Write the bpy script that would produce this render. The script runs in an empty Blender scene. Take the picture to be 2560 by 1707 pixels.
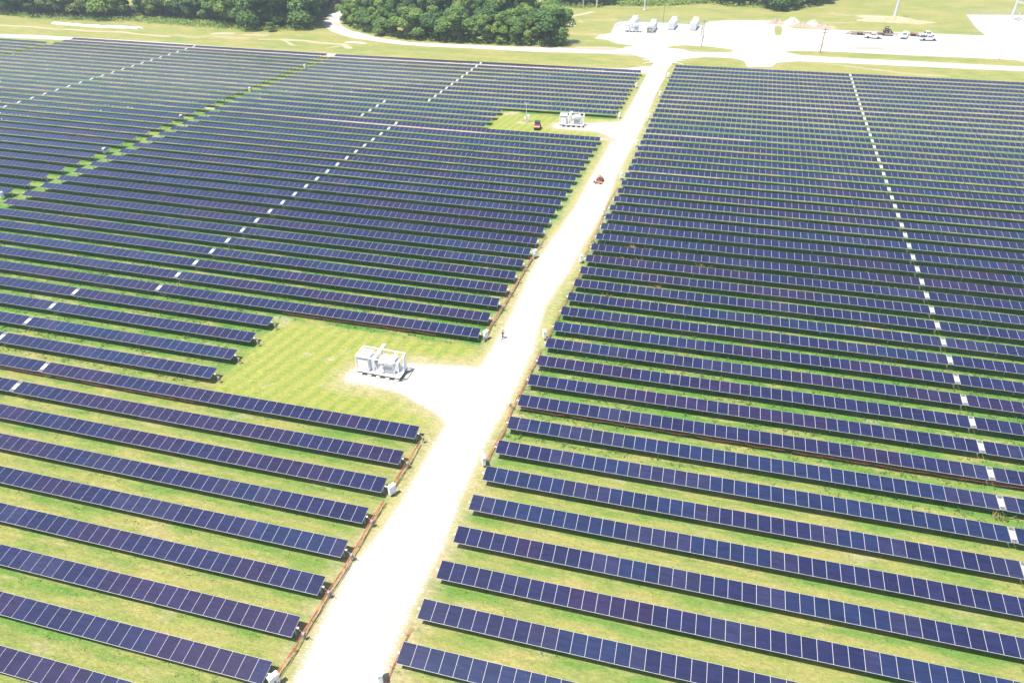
import bpy, bmesh, math, random
import numpy as np
from mathutils import Vector, Matrix
random.seed(7); rng = np.random.default_rng(7)
C = bpy.context.scene.collection
R = math.radians

# ------------------------------------------------------------------ camera
F, PITCH, YAW, ROLL, CZ = 1722.339, 0.604827, -0.254332, -0.0090593, 54.648
W0, H0 = 2560., 1707.
cy_, sy_ = math.cos(YAW), math.sin(YAW)
FW = np.array([sy_*math.cos(PITCH), cy_*math.cos(PITCH), -math.sin(PITCH)])
RT = np.array([cy_, -sy_, 0.]); UP = np.cross(RT, FW)
R2 = RT*math.cos(ROLL)+UP*math.sin(ROLL); U2 = -RT*math.sin(ROLL)+UP*math.cos(ROLL)
cam = bpy.data.cameras.new('camera'); camo = bpy.data.objects.new('camera', cam); C.objects.link(camo)
cam.sensor_width = 36; cam.lens = F/W0*36; cam.clip_start = 0.5; cam.clip_end = 6000
camo.matrix_world = Matrix(((R2[0], U2[0], -FW[0], 0), (R2[1], U2[1], -FW[1], 0), (R2[2], U2[2], -FW[2], CZ), (0, 0, 0, 1)))
bpy.context.scene.camera = camo

# ------------------------------------------------------------------ light
SUN_TO = Vector((-0.25, -0.25, 1.0)).normalized()          # towards the sun
w = bpy.data.worlds.new('World'); bpy.context.scene.world = w; w.use_nodes = True
nt = w.node_tree; bg = nt.nodes['Background']; sky = nt.nodes.new('ShaderNodeTexSky')
sky.sky_type = 'NISHITA'; sky.sun_disc = False
sky.sun_elevation = math.asin(SUN_TO.z); sky.sun_rotation = math.atan2(SUN_TO.x, SUN_TO.y)
sky.air_density = 1.0; sky.dust_density = 1.2; sky.ozone_density = 1.0
nt.links.new(sky.outputs[0], bg.inputs[0]); bg.inputs[1].default_value = 0.10
sl = bpy.data.lights.new('sun', 'SUN'); so = bpy.data.objects.new('sun', sl); C.objects.link(so)
sl.energy = 4.2; sl.angle = R(0.53); sl.color = (1.0, 0.955, 0.88)
so.rotation_euler = SUN_TO.to_track_quat('Z', 'Y').to_euler(); so.location = (0, 0, 300)
vs = bpy.context.scene.view_settings
vs.view_transform = 'Standard'; vs.look = 'None'; vs.gamma = 1.0; vs.use_curve_mapping = False
vs.exposure = 1.45

# ------------------------------------------------------------------ terrain + photo-to-ground
TA, TB, TC_ = -0.51767, 0.457789, -0.051592
def Hnp(x, y):
    x = np.asarray(x, float); y = np.asarray(y, float)
    t = np.clip((y-30)/100., -0.4, None)
    tc = np.minimum(t, 2.05)
    z = TA*tc**2+TB*tc**3+TC_*tc**4
    s0 = 2*TA*2.05+3*TB*2.05**2+4*TC_*2.05**3
    z = z+s0*0.5*(1-np.exp(-np.maximum(t-2.05, 0)/0.5))
    x1 = 48+np.interp(y, [165, 190, 225, 300], [0, 25, 72, 72])
    u = -x-x1
    sp = np.where(u > 40, u, 8*np.log1p(np.exp(np.clip(u, -200, 40)/8)))
    return z+0.0095*np.minimum(sp, 250)
def H(x, y): return float(Hnp(x, y))
def G(u, v, z=0.0):
    d = FW+(u-W0/2)/F*R2-(v-H0/2)/F*U2
    zz = z
    for i in range(25):
        X = d*((zz-CZ)/d[2]); zz = z+H(X[0], X[1])
    return float(X[0]), float(X[1])
def PX(x, y, z):
    d = np.array([x, y, z-CZ]); q = d@FW
    return W0/2+F*(d@R2)/q, H0/2-F*(d@U2)/q
def top_z(u, v, vt):                                        # height of a thing whose foot is at u,v and top at row vt
    x, y = G(u, v); h0 = H(x, y); lo, hi = 0, 80
    for i in range(40):
        m = (lo+hi)/2
        if PX(x, y, h0+m)[1] > vt: lo = m
        else: hi = m
    return lo

# ------------------------------------------------------------------ materials
def newmat(name):
    m = bpy.data.materials.new(name); m.use_nodes = True
    return m, m.node_tree, m.node_tree.nodes['Principled BSDF']
def N(t, typ, **kw):
    n = t.nodes.new(typ)
    for k, v in kw.items(): setattr(n, k, v)
    return n
def plain(name, col, rough=0.6, metal=0.0, var=0.12, scale=3.0, spec=0.5):
    m, t, b = newmat(name)
    n = N(t, 'ShaderNodeTexNoise'); n.inputs['Scale'].default_value = scale; n.inputs['Detail'].default_value = 4
    tc = N(t, 'ShaderNodeTexCoord'); t.links.new(tc.outputs['Object'], n.inputs['Vector'])
    mp = N(t, 'ShaderNodeMapRange'); mp.inputs[1].default_value = 0.3; mp.inputs[2].default_value = 0.7
    mp.inputs[3].default_value = 1-var; mp.inputs[4].default_value = 1+var*0.5
    t.links.new(n.outputs[0], mp.inputs[0])
    mx = N(t, 'ShaderNodeVectorMath', operation='SCALE'); mx.inputs[0].default_value = col
    t.links.new(mp.outputs[0], mx.inputs['Scale']); t.links.new(mx.outputs[0], b.inputs['Base Color'])
    b.inputs['Roughness'].default_value = rough; b.inputs['Metallic'].default_value = metal
    b.inputs['Specular IOR Level'].default_value = spec
    return m
M = {}
M['alu'] = plain('aluminium', (0.40, 0.40, 0.415), 0.5, 0.0)
M['galv'] = plain('galvanised', (0.42, 0.43, 0.44), 0.5, 0.2)
M['white'] = plain('white_paint', (0.64, 0.64, 0.65), 0.45, 0, 0.05)
M['offwhite'] = plain('off_white_paint', (0.46, 0.46, 0.465), 0.5, 0, 0.08)
M['grey'] = plain('grey_paint', (0.30, 0.31, 0.32), 0.5)
M['skidbase'] = plain('skid_steel', (0.11, 0.11, 0.115), 0.6)
M['tgrey'] = plain('taupe_paint', (0.17, 0.165, 0.15), 0.6)
M['dgrey'] = plain('mid_grey_paint', (0.21, 0.215, 0.22), 0.55)
M['lgrey'] = plain('light_grey_paint', (0.45, 0.46, 0.47), 0.5)
M['dark'] = plain('dark_steel', (0.04, 0.04, 0.045), 0.5)
M['rubber'] = plain('rubber', (0.02, 0.02, 0.02), 0.8)
M['conc'] = plain('concrete', (0.48, 0.46, 0.43), 0.9)
M['wood'] = plain('weathered_wood', (0.17, 0.11, 0.075), 0.8, 0, 0.3, 6)
M['red'] = plain('red_paint', (0.48, 0.02, 0.035), 0.35)
M['orange'] = plain('orange_paint', (0.36, 0.13, 0.08), 0.4)
M['cable'] = plain('orange_cable', (0.40, 0.14, 0.06), 0.6, 0, 0.35, 2)
M['redcable'] = plain('red_cable', (0.30, 0.06, 0.045), 0.6, 0, 0.35, 2)
M['yellow'] = plain('yellow_paint', (0.70, 0.56, 0.03), 0.5)
M['rust'] = plain('rust_brown_paint', (0.22, 0.10, 0.075), 0.7, 0, 0.3)
M['skin'] = plain('skin', (0.42, 0.25, 0.17), 0.6)
M['hivis'] = plain('orange_cloth', (0.62, 0.36, 0.20), 0.9)
M['hivisy'] = plain('yellow_cloth', (0.66, 0.58, 0.22), 0.9)
M['trouser'] = plain('dark_cloth', (0.045, 0.03, 0.035), 0.9)
M['purple'] = plain('purple_cloth', (0.16, 0.05, 0.14), 0.9)
M['bark'] = plain('bark', (0.16, 0.125, 0.095), 0.9, 0, 0.3, 4)
M['palebark'] = plain('pale_bark', (0.42, 0.38, 0.31), 0.9, 0, 0.2, 4)
M['steel'] = plain('pale_steel', (0.50, 0.53, 0.56), 0.45, 0.1)
M['straw'] = plain('straw_soil', (0.27, 0.235, 0.13), 0.95, 0, 0.3, 0.8)
M['rock'] = plain('white_rock', (0.42, 0.41, 0.39), 0.95, 0, 0.3, 1.2)
M['lens'] = plain('lamp_lens', (0.75, 0.75, 0.7), 0.1)
M['soil'] = plain('pale_soil', (0.25, 0.195, 0.15), 0.95, 0, 0.3, 0.8)
M['rubble'] = plain('pale_rubble', (0.32, 0.28, 0.25), 0.95, 0, 0.35, 1.2)
m, t, b = newmat('window_glass'); b.inputs['Base Color'].default_value = (0.02, 0.03, 0.04, 1); b.inputs['Roughness'].default_value = 0.06
M['glass'] = m

def panel_mat(name, col):
    m, t, b = newmat(name)
    tc = N(t, 'ShaderNodeTexCoord'); oi = N(t, 'ShaderNodeObjectInfo')
    ad = N(t, 'ShaderNodeVectorMath', operation='ADD'); t.links.new(tc.outputs['Object'], ad.inputs[0])
    sc = N(t, 'ShaderNodeVectorMath', operation='SCALE'); sc.inputs[0].default_value = (91.7, 37.3, 0); t.links.new(oi.outputs['Random'], sc.inputs['Scale'])
    t.links.new(sc.outputs[0], ad.inputs[1])
    mp = N(t, 'ShaderNodeMapping'); mp.inputs['Scale'].default_value = (0.5, 3.0, 1); t.links.new(ad.outputs[0], mp.inputs[0])
    n = N(t, 'ShaderNodeTexNoise'); n.inputs['Scale'].default_value = 1.1; n.inputs['Detail'].default_value = 3; t.links.new(mp.outputs[0], n.inputs[0])
    cr = N(t, 'ShaderNodeMapRange'); cr.inputs[1].default_value = 0.3; cr.inputs[2].default_value = 0.7; cr.inputs[3].default_value = 0.75; cr.inputs[4].default_value = 1.3
    t.links.new(n.outputs[0], cr.inputs[0])
    m1 = N(t, 'ShaderNodeVectorMath', operation='SCALE'); m1.inputs[0].default_value = col; t.links.new(cr.outputs[0], m1.inputs['Scale'])
    mr = N(t, 'ShaderNodeMapRange'); mr.inputs[3].default_value = 0.88; mr.inputs[4].default_value = 1.14; t.links.new(oi.outputs['Random'], mr.inputs[0])
    m2 = N(t, 'ShaderNodeVectorMath', operation='SCALE'); t.links.new(m1.outputs[0], m2.inputs[0]); t.links.new(mr.outputs[0], m2.inputs['Scale'])
    # small pale droppings
    v = N(t, 'ShaderNodeTexVoronoi'); v.inputs['Scale'].default_value = 1.6; t.links.new(ad.outputs[0], v.inputs['Vector'])
    lt = N(t, 'ShaderNodeMath', operation='LESS_THAN'); lt.inputs[1].default_value = 0.022; t.links.new(v.outputs['Distance'], lt.inputs[0])
    mx = N(t, 'ShaderNodeMix', data_type='RGBA'); t.links.new(lt.outputs[0], mx.inputs[0]); t.links.new(m2.outputs[0], mx.inputs[6]); mx.inputs[7].default_value = (0.5, 0.5, 0.5, 1)
    t.links.new(mx.outputs[2], b.inputs['Base Color'])
    b.inputs['Roughness'].default_value = 0.16; b.inputs['IOR'].default_value = 1.52
    return m
PM = [panel_mat('module_navy', (0.0100, 0.0112, 0.038)), panel_mat('module_purple', (0.0145, 0.0108, 0.036)),
      panel_mat('module_blue', (0.0095, 0.0150, 0.045)), panel_mat('module_slate', (0.0150, 0.0162, 0.044))]

# ------------------------------------------------------------------ helpers
def tag(o, label=None, cat=None, group=None, kind=None):
    if label: o['label'] = label
    if cat: o['category'] = cat
    if group: o['group'] = group
    if kind: o['kind'] = kind
    return o
def empty(name, loc, rz=0., label=None, cat=None, group=None):
    o = bpy.data.objects.new(name, None); C.objects.link(o); o.location = loc; o.rotation_euler = (0, 0, rz)
    o.empty_display_size = 0.3
    return tag(o, label, cat, group)
def mesh_np(name, verts, faces, mats, mi=None, smooth=False):
    """verts (n,3), faces: array (m,k) of one size"""
    me = bpy.data.meshes.new(name); verts = np.asarray(verts, np.float32); faces = np.asarray(faces, np.int32)
    n, k = faces.shape
    me.vertices.add(len(verts)); me.vertices.foreach_set('co', verts.ravel())
    me.loops.add(n*k); me.loops.foreach_set('vertex_index', faces.ravel())
    me.polygons.add(n); me.polygons.foreach_set('loop_start', np.arange(0, n*k, k, dtype=np.int32))
    try: me.polygons.foreach_set('loop_total', np.full(n, k, np.int32))
    except Exception: pass
    for mm in mats: me.materials.append(mm)
    if mi is not None: me.polygons.foreach_set('material_index', np.asarray(mi, np.int32))
    if smooth: me.polygons.foreach_set('use_smooth', np.ones(n, bool))
    me.update(calc_edges=True); return me
def link(name, me, parent=None, loc=(0, 0, 0), rot=(0, 0, 0)):
    o = bpy.data.objects.new(name, me); C.objects.link(o)
    if parent: o.parent = parent
    o.location = loc; o.rotation_euler = rot; return o
class MB:
    def __init__(s): s.v = []; s.f = []; s.m = []
    def add(s, vs, fs, mi=0):
        n = len(s.v); s.v += [tuple(map(float, p)) for p in vs]
        s.f += [tuple(i+n for i in f) for f in fs]; s.m += [mi]*len(fs); return s
    def box(s, c, d, mi=0, rot=None, bev=0.0):
        hx, hy, hz = d[0]/2, d[1]/2, d[2]/2
        P = [Vector((x, y, z)) for z in (-hz, hz) for (x, y) in ((-hx, -hy), (hx, -hy), (hx, hy), (-hx, hy))]
        Fs = [(0, 3, 2, 1), (4, 5, 6, 7), (0, 1, 5, 4), (1, 2, 6, 5), (2, 3, 7, 6), (3, 0, 4, 7)]
        if bev > 0:
            bm = bmesh.new(); vv = [bm.verts.new(p) for p in P]
            for f in Fs: bm.faces.new([vv[i] for i in f])
            bmesh.ops.bevel(bm, geom=bm.edges[:], offset=bev, segments=2, affect='EDGES', profile=0.6)
            bm.verts.index_update(); P = [v.co.copy() for v in bm.verts]; Fs = [tuple(v.index for v in f.verts) for f in bm.faces]; bm.free()
        if rot is not None: P = [rot@p for p in P]
        return s.add([(p.x+c[0], p.y+c[1], p.z+c[2]) for p in P], Fs, mi)
    def beam(s, a, b, wd, ht=None, mi=0):
        a, b = Vector(a), Vector(b); d = b-a; L = d.length; ht = ht or wd
        q = d.to_track_quat('X', 'Z').to_matrix()
        return s.box((a+b)/2, (L, wd, ht), mi, q)
    def tube(s, path, r, mi=0, n=8, cap=True):
        path = [Vector(p) for p in path]; rs = r if isinstance(r, (list, tuple)) else [r]*len(path)
        rings = []
        for i, p in enumerate(path):
            d = (path[min(i+1, len(path)-1)]-path[max(i-1, 0)]).normalized()
            up = Vector((0, 0, 1)) if abs(d.z) < 0.95 else Vector((1, 0, 0))
            a = d.cross(up).normalized(); b2 = d.cross(a)
            rings.append([p+(a*math.cos(2*math.pi*k/n)+b2*math.sin(2*math.pi*k/n))*rs[i] for k in range(n)])
        vs = [q for rg in rings for q in rg]; fs = []
        for i in range(len(path)-1):
            for k in range(n): fs.append((i*n+k, i*n+(k+1) % n, (i+1)*n+(k+1) % n, (i+1)*n+k))
        if cap: fs.append(tuple(range(n))[::-1]); fs.append(tuple((len(path)-1)*n+k for k in range(n)))
        return s.add(vs, fs, mi)
    def lathe(s, prof, c=(0, 0, 0), n=12, mi=0, axis='Z'):
        vs = []; fs = []
        for (r, z) in prof:
            for k in range(n):
                a = 2*math.pi*k/n; p = (r*math.cos(a), r*math.sin(a), z)
                if axis == 'X': p = (p[2], p[0], p[1])
                vs.append((p[0]+c[0], p[1]+c[1], p[2]+c[2]))
        for i in range(len(prof)-1):
            for k in range(n): fs.append((i*n+k, i*n+(k+1) % n, (i+1)*n+(k+1) % n, (i+1)*n+k))
        fs.append(tuple(range(n))[::-1]); fs.append(tuple((len(prof)-1)*n+k for k in range(n)))
        return s.add(vs, fs, mi)
    def prism(s, poly, y0, y1, mi=0, plane='XZ'):
        """poly in x,z extruded along y"""
        n = len(poly)
        if plane == 'XZ': vs = [(p[0], y0, p[1]) for p in poly]+[(p[0], y1, p[1]) for p in poly]
        else: vs = [(y0, p[0], p[1]) for p in poly]+[(y1, p[0], p[1]) for p in poly]
        fs = [tuple(range(n)), tuple(range(2*n-1, n-1, -1))]+[(i, i+n, (i+1) % n+n, (i+1) % n) for i in range(n)]
        return s.add(vs, fs, mi)
    def mesh(s, name, mats, smooth=False):
        me = bpy.data.meshes.new(name); me.from_pydata(s.v, [], s.f)
        for mm in (mats if isinstance(mats, (list, tuple)) else [mats]): me.materials.append(mm)
        me.polygons.foreach_set('material_index', s.m)
        bm = bmesh.new(); bm.from_mesh(me); bmesh.ops.recalc_face_normals(bm, faces=bm.faces[:]); bm.to_mesh(me); bm.free()
        if smooth: me.polygons.foreach_set('use_smooth', [True]*len(me.polygons))
        me.update(); return me
    def build(s, name, mats, parent=None, loc=(0, 0, 0), rot=(0, 0, 0), smooth=False):
        return link(name, s.mesh(name, mats, smooth), parent, loc, rot)
def copy_tree(o, parent=None):
    c = o.copy(); C.objects.link(c)
    if parent: c.parent = parent
    for ch in o.children: copy_tree(ch, c)
    return c
ONES = ['', 'first', 'second', 'third', 'fourth', 'fifth', 'sixth', 'seventh', 'eighth', 'ninth', 'tenth', 'eleventh', 'twelfth', 'thirteenth',
        'fourteenth', 'fifteenth', 'sixteenth', 'seventeenth', 'eighteenth', 'nineteenth']
def nth(n):
    if n < 20: return ONES[n]
    tn = n//10; base = {2: 'twent', 3: 'thirt', 4: 'fort', 5: 'fift', 6: 'sixt', 7: 'sevent', 8: 'eight', 9: 'ninet'}[tn]
    return base+'ieth' if n % 10 == 0 else base+'y-'+ONES[n % 10]

# ------------------------------------------------------------------ ground, roads
def S(o, s, pts): return [(o[0]+x/s, o[1]+y/s) for x, y in pts]
def GP(px): return np.array([G(u, v) for u, v in px])
# edges of the long gravel road (left edge going away, right edge coming back)
left = [(700, 1760), (736, 1706), (800, 1566), (880, 1412), (955, 1325), (1010, 1245), (1080, 1120), (1160, 985), (1225, 880), (1280, 785), (1331, 673.5), (1372, 610), (1402, 571), (1446, 505),
        (1466, 466), (1527, 357), (1553, 308), (1584, 252), (1617, 186), (1632, 160)]
right = [(1686, 150), (1668, 171), (1661, 196), (1638, 237), (1622, 273), (1604, 316), (1581, 362), (1538, 446), (1514, 515), (1486, 566), (1453, 622), (1420, 679), (1361, 768), (1330, 880), (1300, 945),
         (1268, 1010), (1230, 1075), (1195, 1148), (1150, 1245), (1110, 1360), (1058, 1462), (1000, 1582), (965, 1668), (950, 1760)]
c7 = lambda *p: S((850, 840), 4.704, p); c8 = lambda *p: S((1180, 240), 5.113, p); c2 = lambda *p: S((800, 0), 2.613, p); c3 = lambda *p: S((1660, 0), 2.613, p)
z3 = lambda *p: S((600, 0), 6.533, p)
POLY = {
 'main_road': left+right,
 'inverter_drive': c7((190, 360), (100, 430), (30, 535), (300, 575), (600, 630), (760, 690), (900, 780), (1080, 870), (1200, 960), (1340, 1120), (1600, 1110), (1800, 500), (1850, 150), (1790, 260), (1720, 340), (1600, 372), (1300, 350), (860, 322), (500, 330)),
 'far_inverter_drive': c8((1130, 345), (1060, 360), (1030, 400), (1100, 420), (1400, 440), (1600, 460), (1750, 520), (1810, 590), (2000, 500), (2100, 200), (1980, 270), (1900, 335), (1450, 355)),
 'perimeter_road': [(-150, 84), (0, 85.7), (82, 88.4), (170, 93.2), (320, 101.4), (436, 108.8), (560, 118), (823, 134.5), (991, 145.4), (1202, 157.7), (1374, 166.5), (1565, 172), (1612, 166), (1640, 170), (1620, 186),
                   (1565, 183), (1374, 176), (1202, 167), (991, 155), (823, 143), (560, 126.5), (436, 117), (320, 109), (170, 101), (82, 97.5), (0, 94), (-150, 91)],
 'curved_road': z3((1720, 120), (1640, 168), (1470, 240), (1390, 320), (1368, 400), (1400, 450), (1500, 520), (1680, 580), (1900, 640))+c2((300, 262), (500, 290), (700, 305), (1000, 318), (1400, 340), (1800, 350), (2050, 356), (2180, 380), (2180, 320),
                    (1920, 318), (1700, 320), (1500, 312), (1200, 305), (900, 292), (600, 279), (400, 252), (250, 212))+z3((1850, 520), (1680, 440), (1630, 380), (1640, 310), (1700, 220), (1760, 140)),
 'gravel_yard': [(1592, 115.5), (1541, 109), (1517, 100), (1487, 97), (1500, 87), (1528, 84), (1537, 60), (1552, 54), (1650, 57), (1757, 64), (1771, 55), (1813, 51.5), (1935, 52), (1985, 72), (2065, 75), (2157, 78), (2310, 84),
                 (2463, 90), (2560, 94), (2700, 100), (2700, 190), (2560, 179), (2310, 168), (2119, 159), (1993, 154), (1940, 158), (1928, 168), (1868, 168), (1862, 154), (1832, 146), (1763, 143), (1730, 146), (1703, 149), (1683, 156), (1668, 175),
                 (1625, 175), (1636, 158), (1616, 147), (1581, 137.5), (1560, 130), (1560, 118)],
 'substation_yard': [(2416, 37.5), (2560, 38.3), (2700, 40), (2700, 110), (2560, 100), (2467, 92), (2440, 70)],
}
HOLES = [S((1540, 60), 7.35, [(920, 445), (1040, 405), (1300, 395), (1800, 430), (2120, 470), (2165, 500), (2120, 525), (1700, 525), (1370, 515), (1280, 480), (1130, 460)]),
         c3((780, 340), (850, 334), (1100, 339), (1600, 363), (2100, 384), (2300, 394), (2400, 415), (2400, 440), (2100, 426), (1700, 406), (1200, 382), (900, 363)), [(1938, 65), (1950, 65), (1957, 72), (1953, 89), (1938, 90), (1935, 75)]]
def sdf(poly, X, Y):
    """signed distance, negative inside"""
    d2 = np.full(X.shape, 1e12); ins = np.zeros(X.shape, bool); n = len(poly)
    for i in range(n):
        ax, ay = poly[i]; bx, by = poly[(i+1) % n]; ex, ey = bx-ax, by-ay
        t = np.clip(((X-ax)*ex+(Y-ay)*ey)/(ex*ex+ey*ey+1e-9), 0, 1)
        d2 = np.minimum(d2, (X-ax-t*ex)**2+(Y-ay-t*ey)**2)
        if abs(ey) > 1e-9:
            c = ((ay > Y) != (by > Y)) & (X < ex*(Y-ay)/ey+ax); ins ^= c
    return np.where(ins, -1, 1)*np.sqrt(d2)
def line_d(pts, X, Y):
    d2 = np.full(X.shape, 1e12)
    for (ax, ay), (bx, by) in zip(pts[:-1], pts[1:]):
        ex, ey = bx-ax, by-ay; t = np.clip(((X-ax)*ex+(Y-ay)*ey)/(ex*ex+ey*ey+1e-9), 0, 1)
        d2 = np.minimum(d2, (X-ax-t*ex)**2+(Y-ay-t*ey)**2)
    return np.sqrt(d2)
PYR, SKEW, XA, Y0R, CH, TILT, MW, HT = 4.265528, 0.221682, -17.33645, 28.893606, 1.838754, 0.177588, 1.22, 1.2
ST = 0.9
xs = np.concatenate([np.linspace(-3000, -430, 22), np.arange(-429, 250, ST), np.linspace(251, 3000, 22)])
ys = np.concatenate([np.linspace(-1500, 4, 12), np.arange(5, 470, ST), np.linspace(471, 4000, 22)])
XX, YY = np.meshgrid(xs, ys); nx, ny = len(xs), len(ys)
ZZ = Hnp(XX, YY)
fine = (XX > -430) & (XX < 251) & (YY > 4) & (YY < 471)
GPOLY = {k: GP(v) for k, v in POLY.items()}
sds = {}
for k, p in GPOLY.items():
    bb = (p[:, 0].min()-12, p[:, 0].max()+12, p[:, 1].min()-12, p[:, 1].max()+12)
    msk = (XX > bb[0]) & (XX < bb[1]) & (YY > bb[2]) & (YY < bb[3])
    s_ = np.full(XX.shape, 12.0); s_[msk] = sdf(p, XX[msk], YY[msk]); sds[k] = s_
hole = np.full(XX.shape, 12.0)
for h in HOLES:
    p = GP(h); msk = (XX > p[:, 0].min()-12) & (XX < p[:, 0].max()+12) & (YY > p[:, 1].min()-12) & (YY < p[:, 1].max()+12)
    s_ = np.full(XX.shape, 12.0); s_[msk] = sdf(p, XX[msk], YY[msk]); hole = np.minimum(hole, s_)
sds['perimeter_road'] = np.where(XX > -229, np.maximum(sds['perimeter_road'], (Y0R+PYR*46+3.9)-YY), sds['perimeter_road'])
for k in ('gravel_yard', 'curved_road'): sds[k] = np.maximum(sds[k], -hole)
sd = np.minimum.reduce(list(sds.values())); sd = np.clip(sd, -12, 12)
# bare, tan soil: worn lines and patches; gravel is tinted darker where they cross it
dirt = np.zeros(XX.shape)
zl1 = lambda *p: S((0, 0), 7.35, p); zl2 = lambda *p: S((300, 0), 7.35, p)
for pts, wd, st in [
    (zl1((-400, 455), (0, 470), (600, 495), (1000, 540), (1300, 545), (1600, 575), (2352, 600)), 0.9, 1.0),
    (zl2((0, 590), (300, 630), (700, 660), (900, 675)), 1.0, 0.95), (zl2((700, 665), (1100, 655), (1350, 690), (1700, 660), (2100, 700), (2352, 710)), 2.2, 0.55),
    (z3((100, 570), (420, 580)), 1.6, 0.7), (z3((300, 650), (700, 655), (880, 750)), 0.7, 0.85), (z3((680, 650), (1050, 670), (1300, 705), (1700, 730), (1780, 790)), 1.4, 0.8),
    (z3((1400, 790), (1600, 760)), 0.8, 0.7), (z3((0, 690), (400, 715), (1000, 750)), 0.8, 0.5), (zl2((1750, 620), (2050, 620)), 2.0, 0.8),
    (c2((400, 330), (1000, 365), (1500, 410)), 1.6, 0.4), (S((1540, 60), 7.35, [(0, 565), (280, 580)]), 2.0, 0.6),
    (c3((1000, 410), (1500, 470), (1850, 500)), 1.5, 0.5), (c3((1250, 440), (1600, 485), (1800, 498)), 1.2, 0.6),
    (S((1340, 0), 7.35, [(450, 330), (700, 295), (1020, 230)]), 1.6, 0.9), (S((1340, 0), 7.35, [(820, 890), (1400, 900)]), 2.6, 0.9), (S((1340, 0), 7.35, [(1080, 375), (1450, 370)]), 3.2, 0.45),
    (S((1340, 0), 7.35, [(800, 380), (850, 410)]), 1.0, 0.7), (S((1340, 0), 7.35, [(640, 620), (1200, 640)]), 2.5, 0.55), (S((1340, 0), 7.35, [(1000, 440), (1450, 470)]), 4, 0.35),
    (c3((1320, 110), (1500, 120), (1640, 150)), 4.5, 0.8), (c3((1100, 90), (1190, 100)), 3, 0.5), (c3((720, 150), (1050, 180)), 5, 0.75), (c3((1060, 150), (1250, 150)), 2, 0.5),
    (c7((0, 200), (170, 130)), 0.7, 0.5), (c7((900, 255), (1010, 270)), 0.5, 0.9), (S((500, 780), 3.92, [(740, 60), (860, 80), (830, 130)]), 1.2, 0.5), (S((500, 780), 3.92, [(990, 420), (1080, 425)]), 0.6, 0.6),
    (S((500, 780), 3.92, [(1230, 480), (1480, 380)]), 0.7, 0.5), (S((500, 780), 3.92, [(620, 730), (680, 720)]), 0.5, 0.6),
    (c8((600, 340), (780, 350)), 1.1, 0.6), (c8((430, 230), (560, 210)), 1.8, 0.6), (c8((900, 400), (1000, 420)), 1.5, 0.4), (c8((1650, 550), (1800, 560)), 1.6, 0.7),
    (S((1780, 0), 5.88, [(-20, 330), (120, 310)]), 2, 0.5), ([(2145, 121.5), (2198, 122)], 2.2, 0.8), ([(2222, 118), (2275, 122)], 3, 0.55), ([(2050, 114), (2066, 114)], 1.5, 0.8), (S((600, 0), 6.533, [(1430, 290), (1560, 290)]), 2, 0.6), (S((600, 0), 6.533, [(1390, 390), (1620, 410)]), 2.5, 0.6)]:  # last two entries: darker bands across the curved road
    p = GP(pts); bx = (p[:, 0].min()-12, p[:, 0].max()+12, p[:, 1].min()-12, p[:, 1].max()+12)
    msk = (XX > bx[0]) & (XX < bx[1]) & (YY > bx[2]) & (YY < bx[3])
    d = line_d(p, XX[msk], YY[msk]); dirt[msk] = np.maximum(dirt[msk], st*np.clip(1.5-d/wd, 0, 1))
# rows of the array: shared lattice
def row_y(k): return Y0R+PYR*k
XB = -26.82
# one bare strip between two rows left of the yard
dirt = np.maximum(dirt, np.clip(1.5-np.abs(YY-row_y(31.43+0.0066*np.clip(-84-XX, 0, 150)))/0.8, 0, 1)*np.clip((-XX-42)/10, 0, 1)*0.95*(XX > -330))
dirt = np.maximum(dirt, np.clip(1.6-np.abs(YY-(row_y(46)+2.6))/0.9, 0, 1)*(XX > -232)*(XX < -14)*0.8)
for kk, xa, xb in ((33.4, -12, 15), (31.28, -14, -1), (27.3, -14, 8), (40.4, 20, 60)):
    dirt = np.maximum(dirt, np.clip(1.3-np.abs(YY-row_y(kk))/0.8, 0, 1)*(XX > xa)*(XX < xb)*0.7)
# mown yards (array-free ground): 1, under the array 0
kf = (YY-Y0R)/PYR; xl = XX-SKEW*kf
in_b = (xl < XB+1) & (xl > -345); in_a = (xl > XA-1)
arr = ((in_b | in_a) & (kf > -9) & (kf < np.where(in_a, 48.6, 46.6))).astype(float)
y1 = (xl > -56.0) & (xl < XB+3) & (kf > 6.6) & (kf < 10.45); y2 = (xl > -56.0) & (xl < XB+3) & (kf > 31.6) & (kf < 35.45)
arr[y1 | y2] = 0
def grid_obj(name, sel, dz, mat):
    """object from the grid cells in sel (ny-1, nx-1)"""
    jj, ii = np.nonzero(sel); a = jj*nx+ii
    q = np.stack([a, a+1, a+nx+1, a+nx], 1); used, inv = np.unique(q, return_inverse=True)
    V = np.stack([XX.ravel()[used], YY.ravel()[used], ZZ.ravel()[used]+dz], 1)
    me = mesh_np(name, V, inv.reshape(-1, 4), [mat], smooth=True)
    for an, av in (('gsd', sd), ('dirt', dirt), ('arr', arr)):
        at = me.attributes.new(an, 'FLOAT', 'POINT'); at.data.foreach_set('value', av.ravel()[used].astype(np.float32))
    o = link(name, me); o['kind'] = 'structure'; return o

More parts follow.
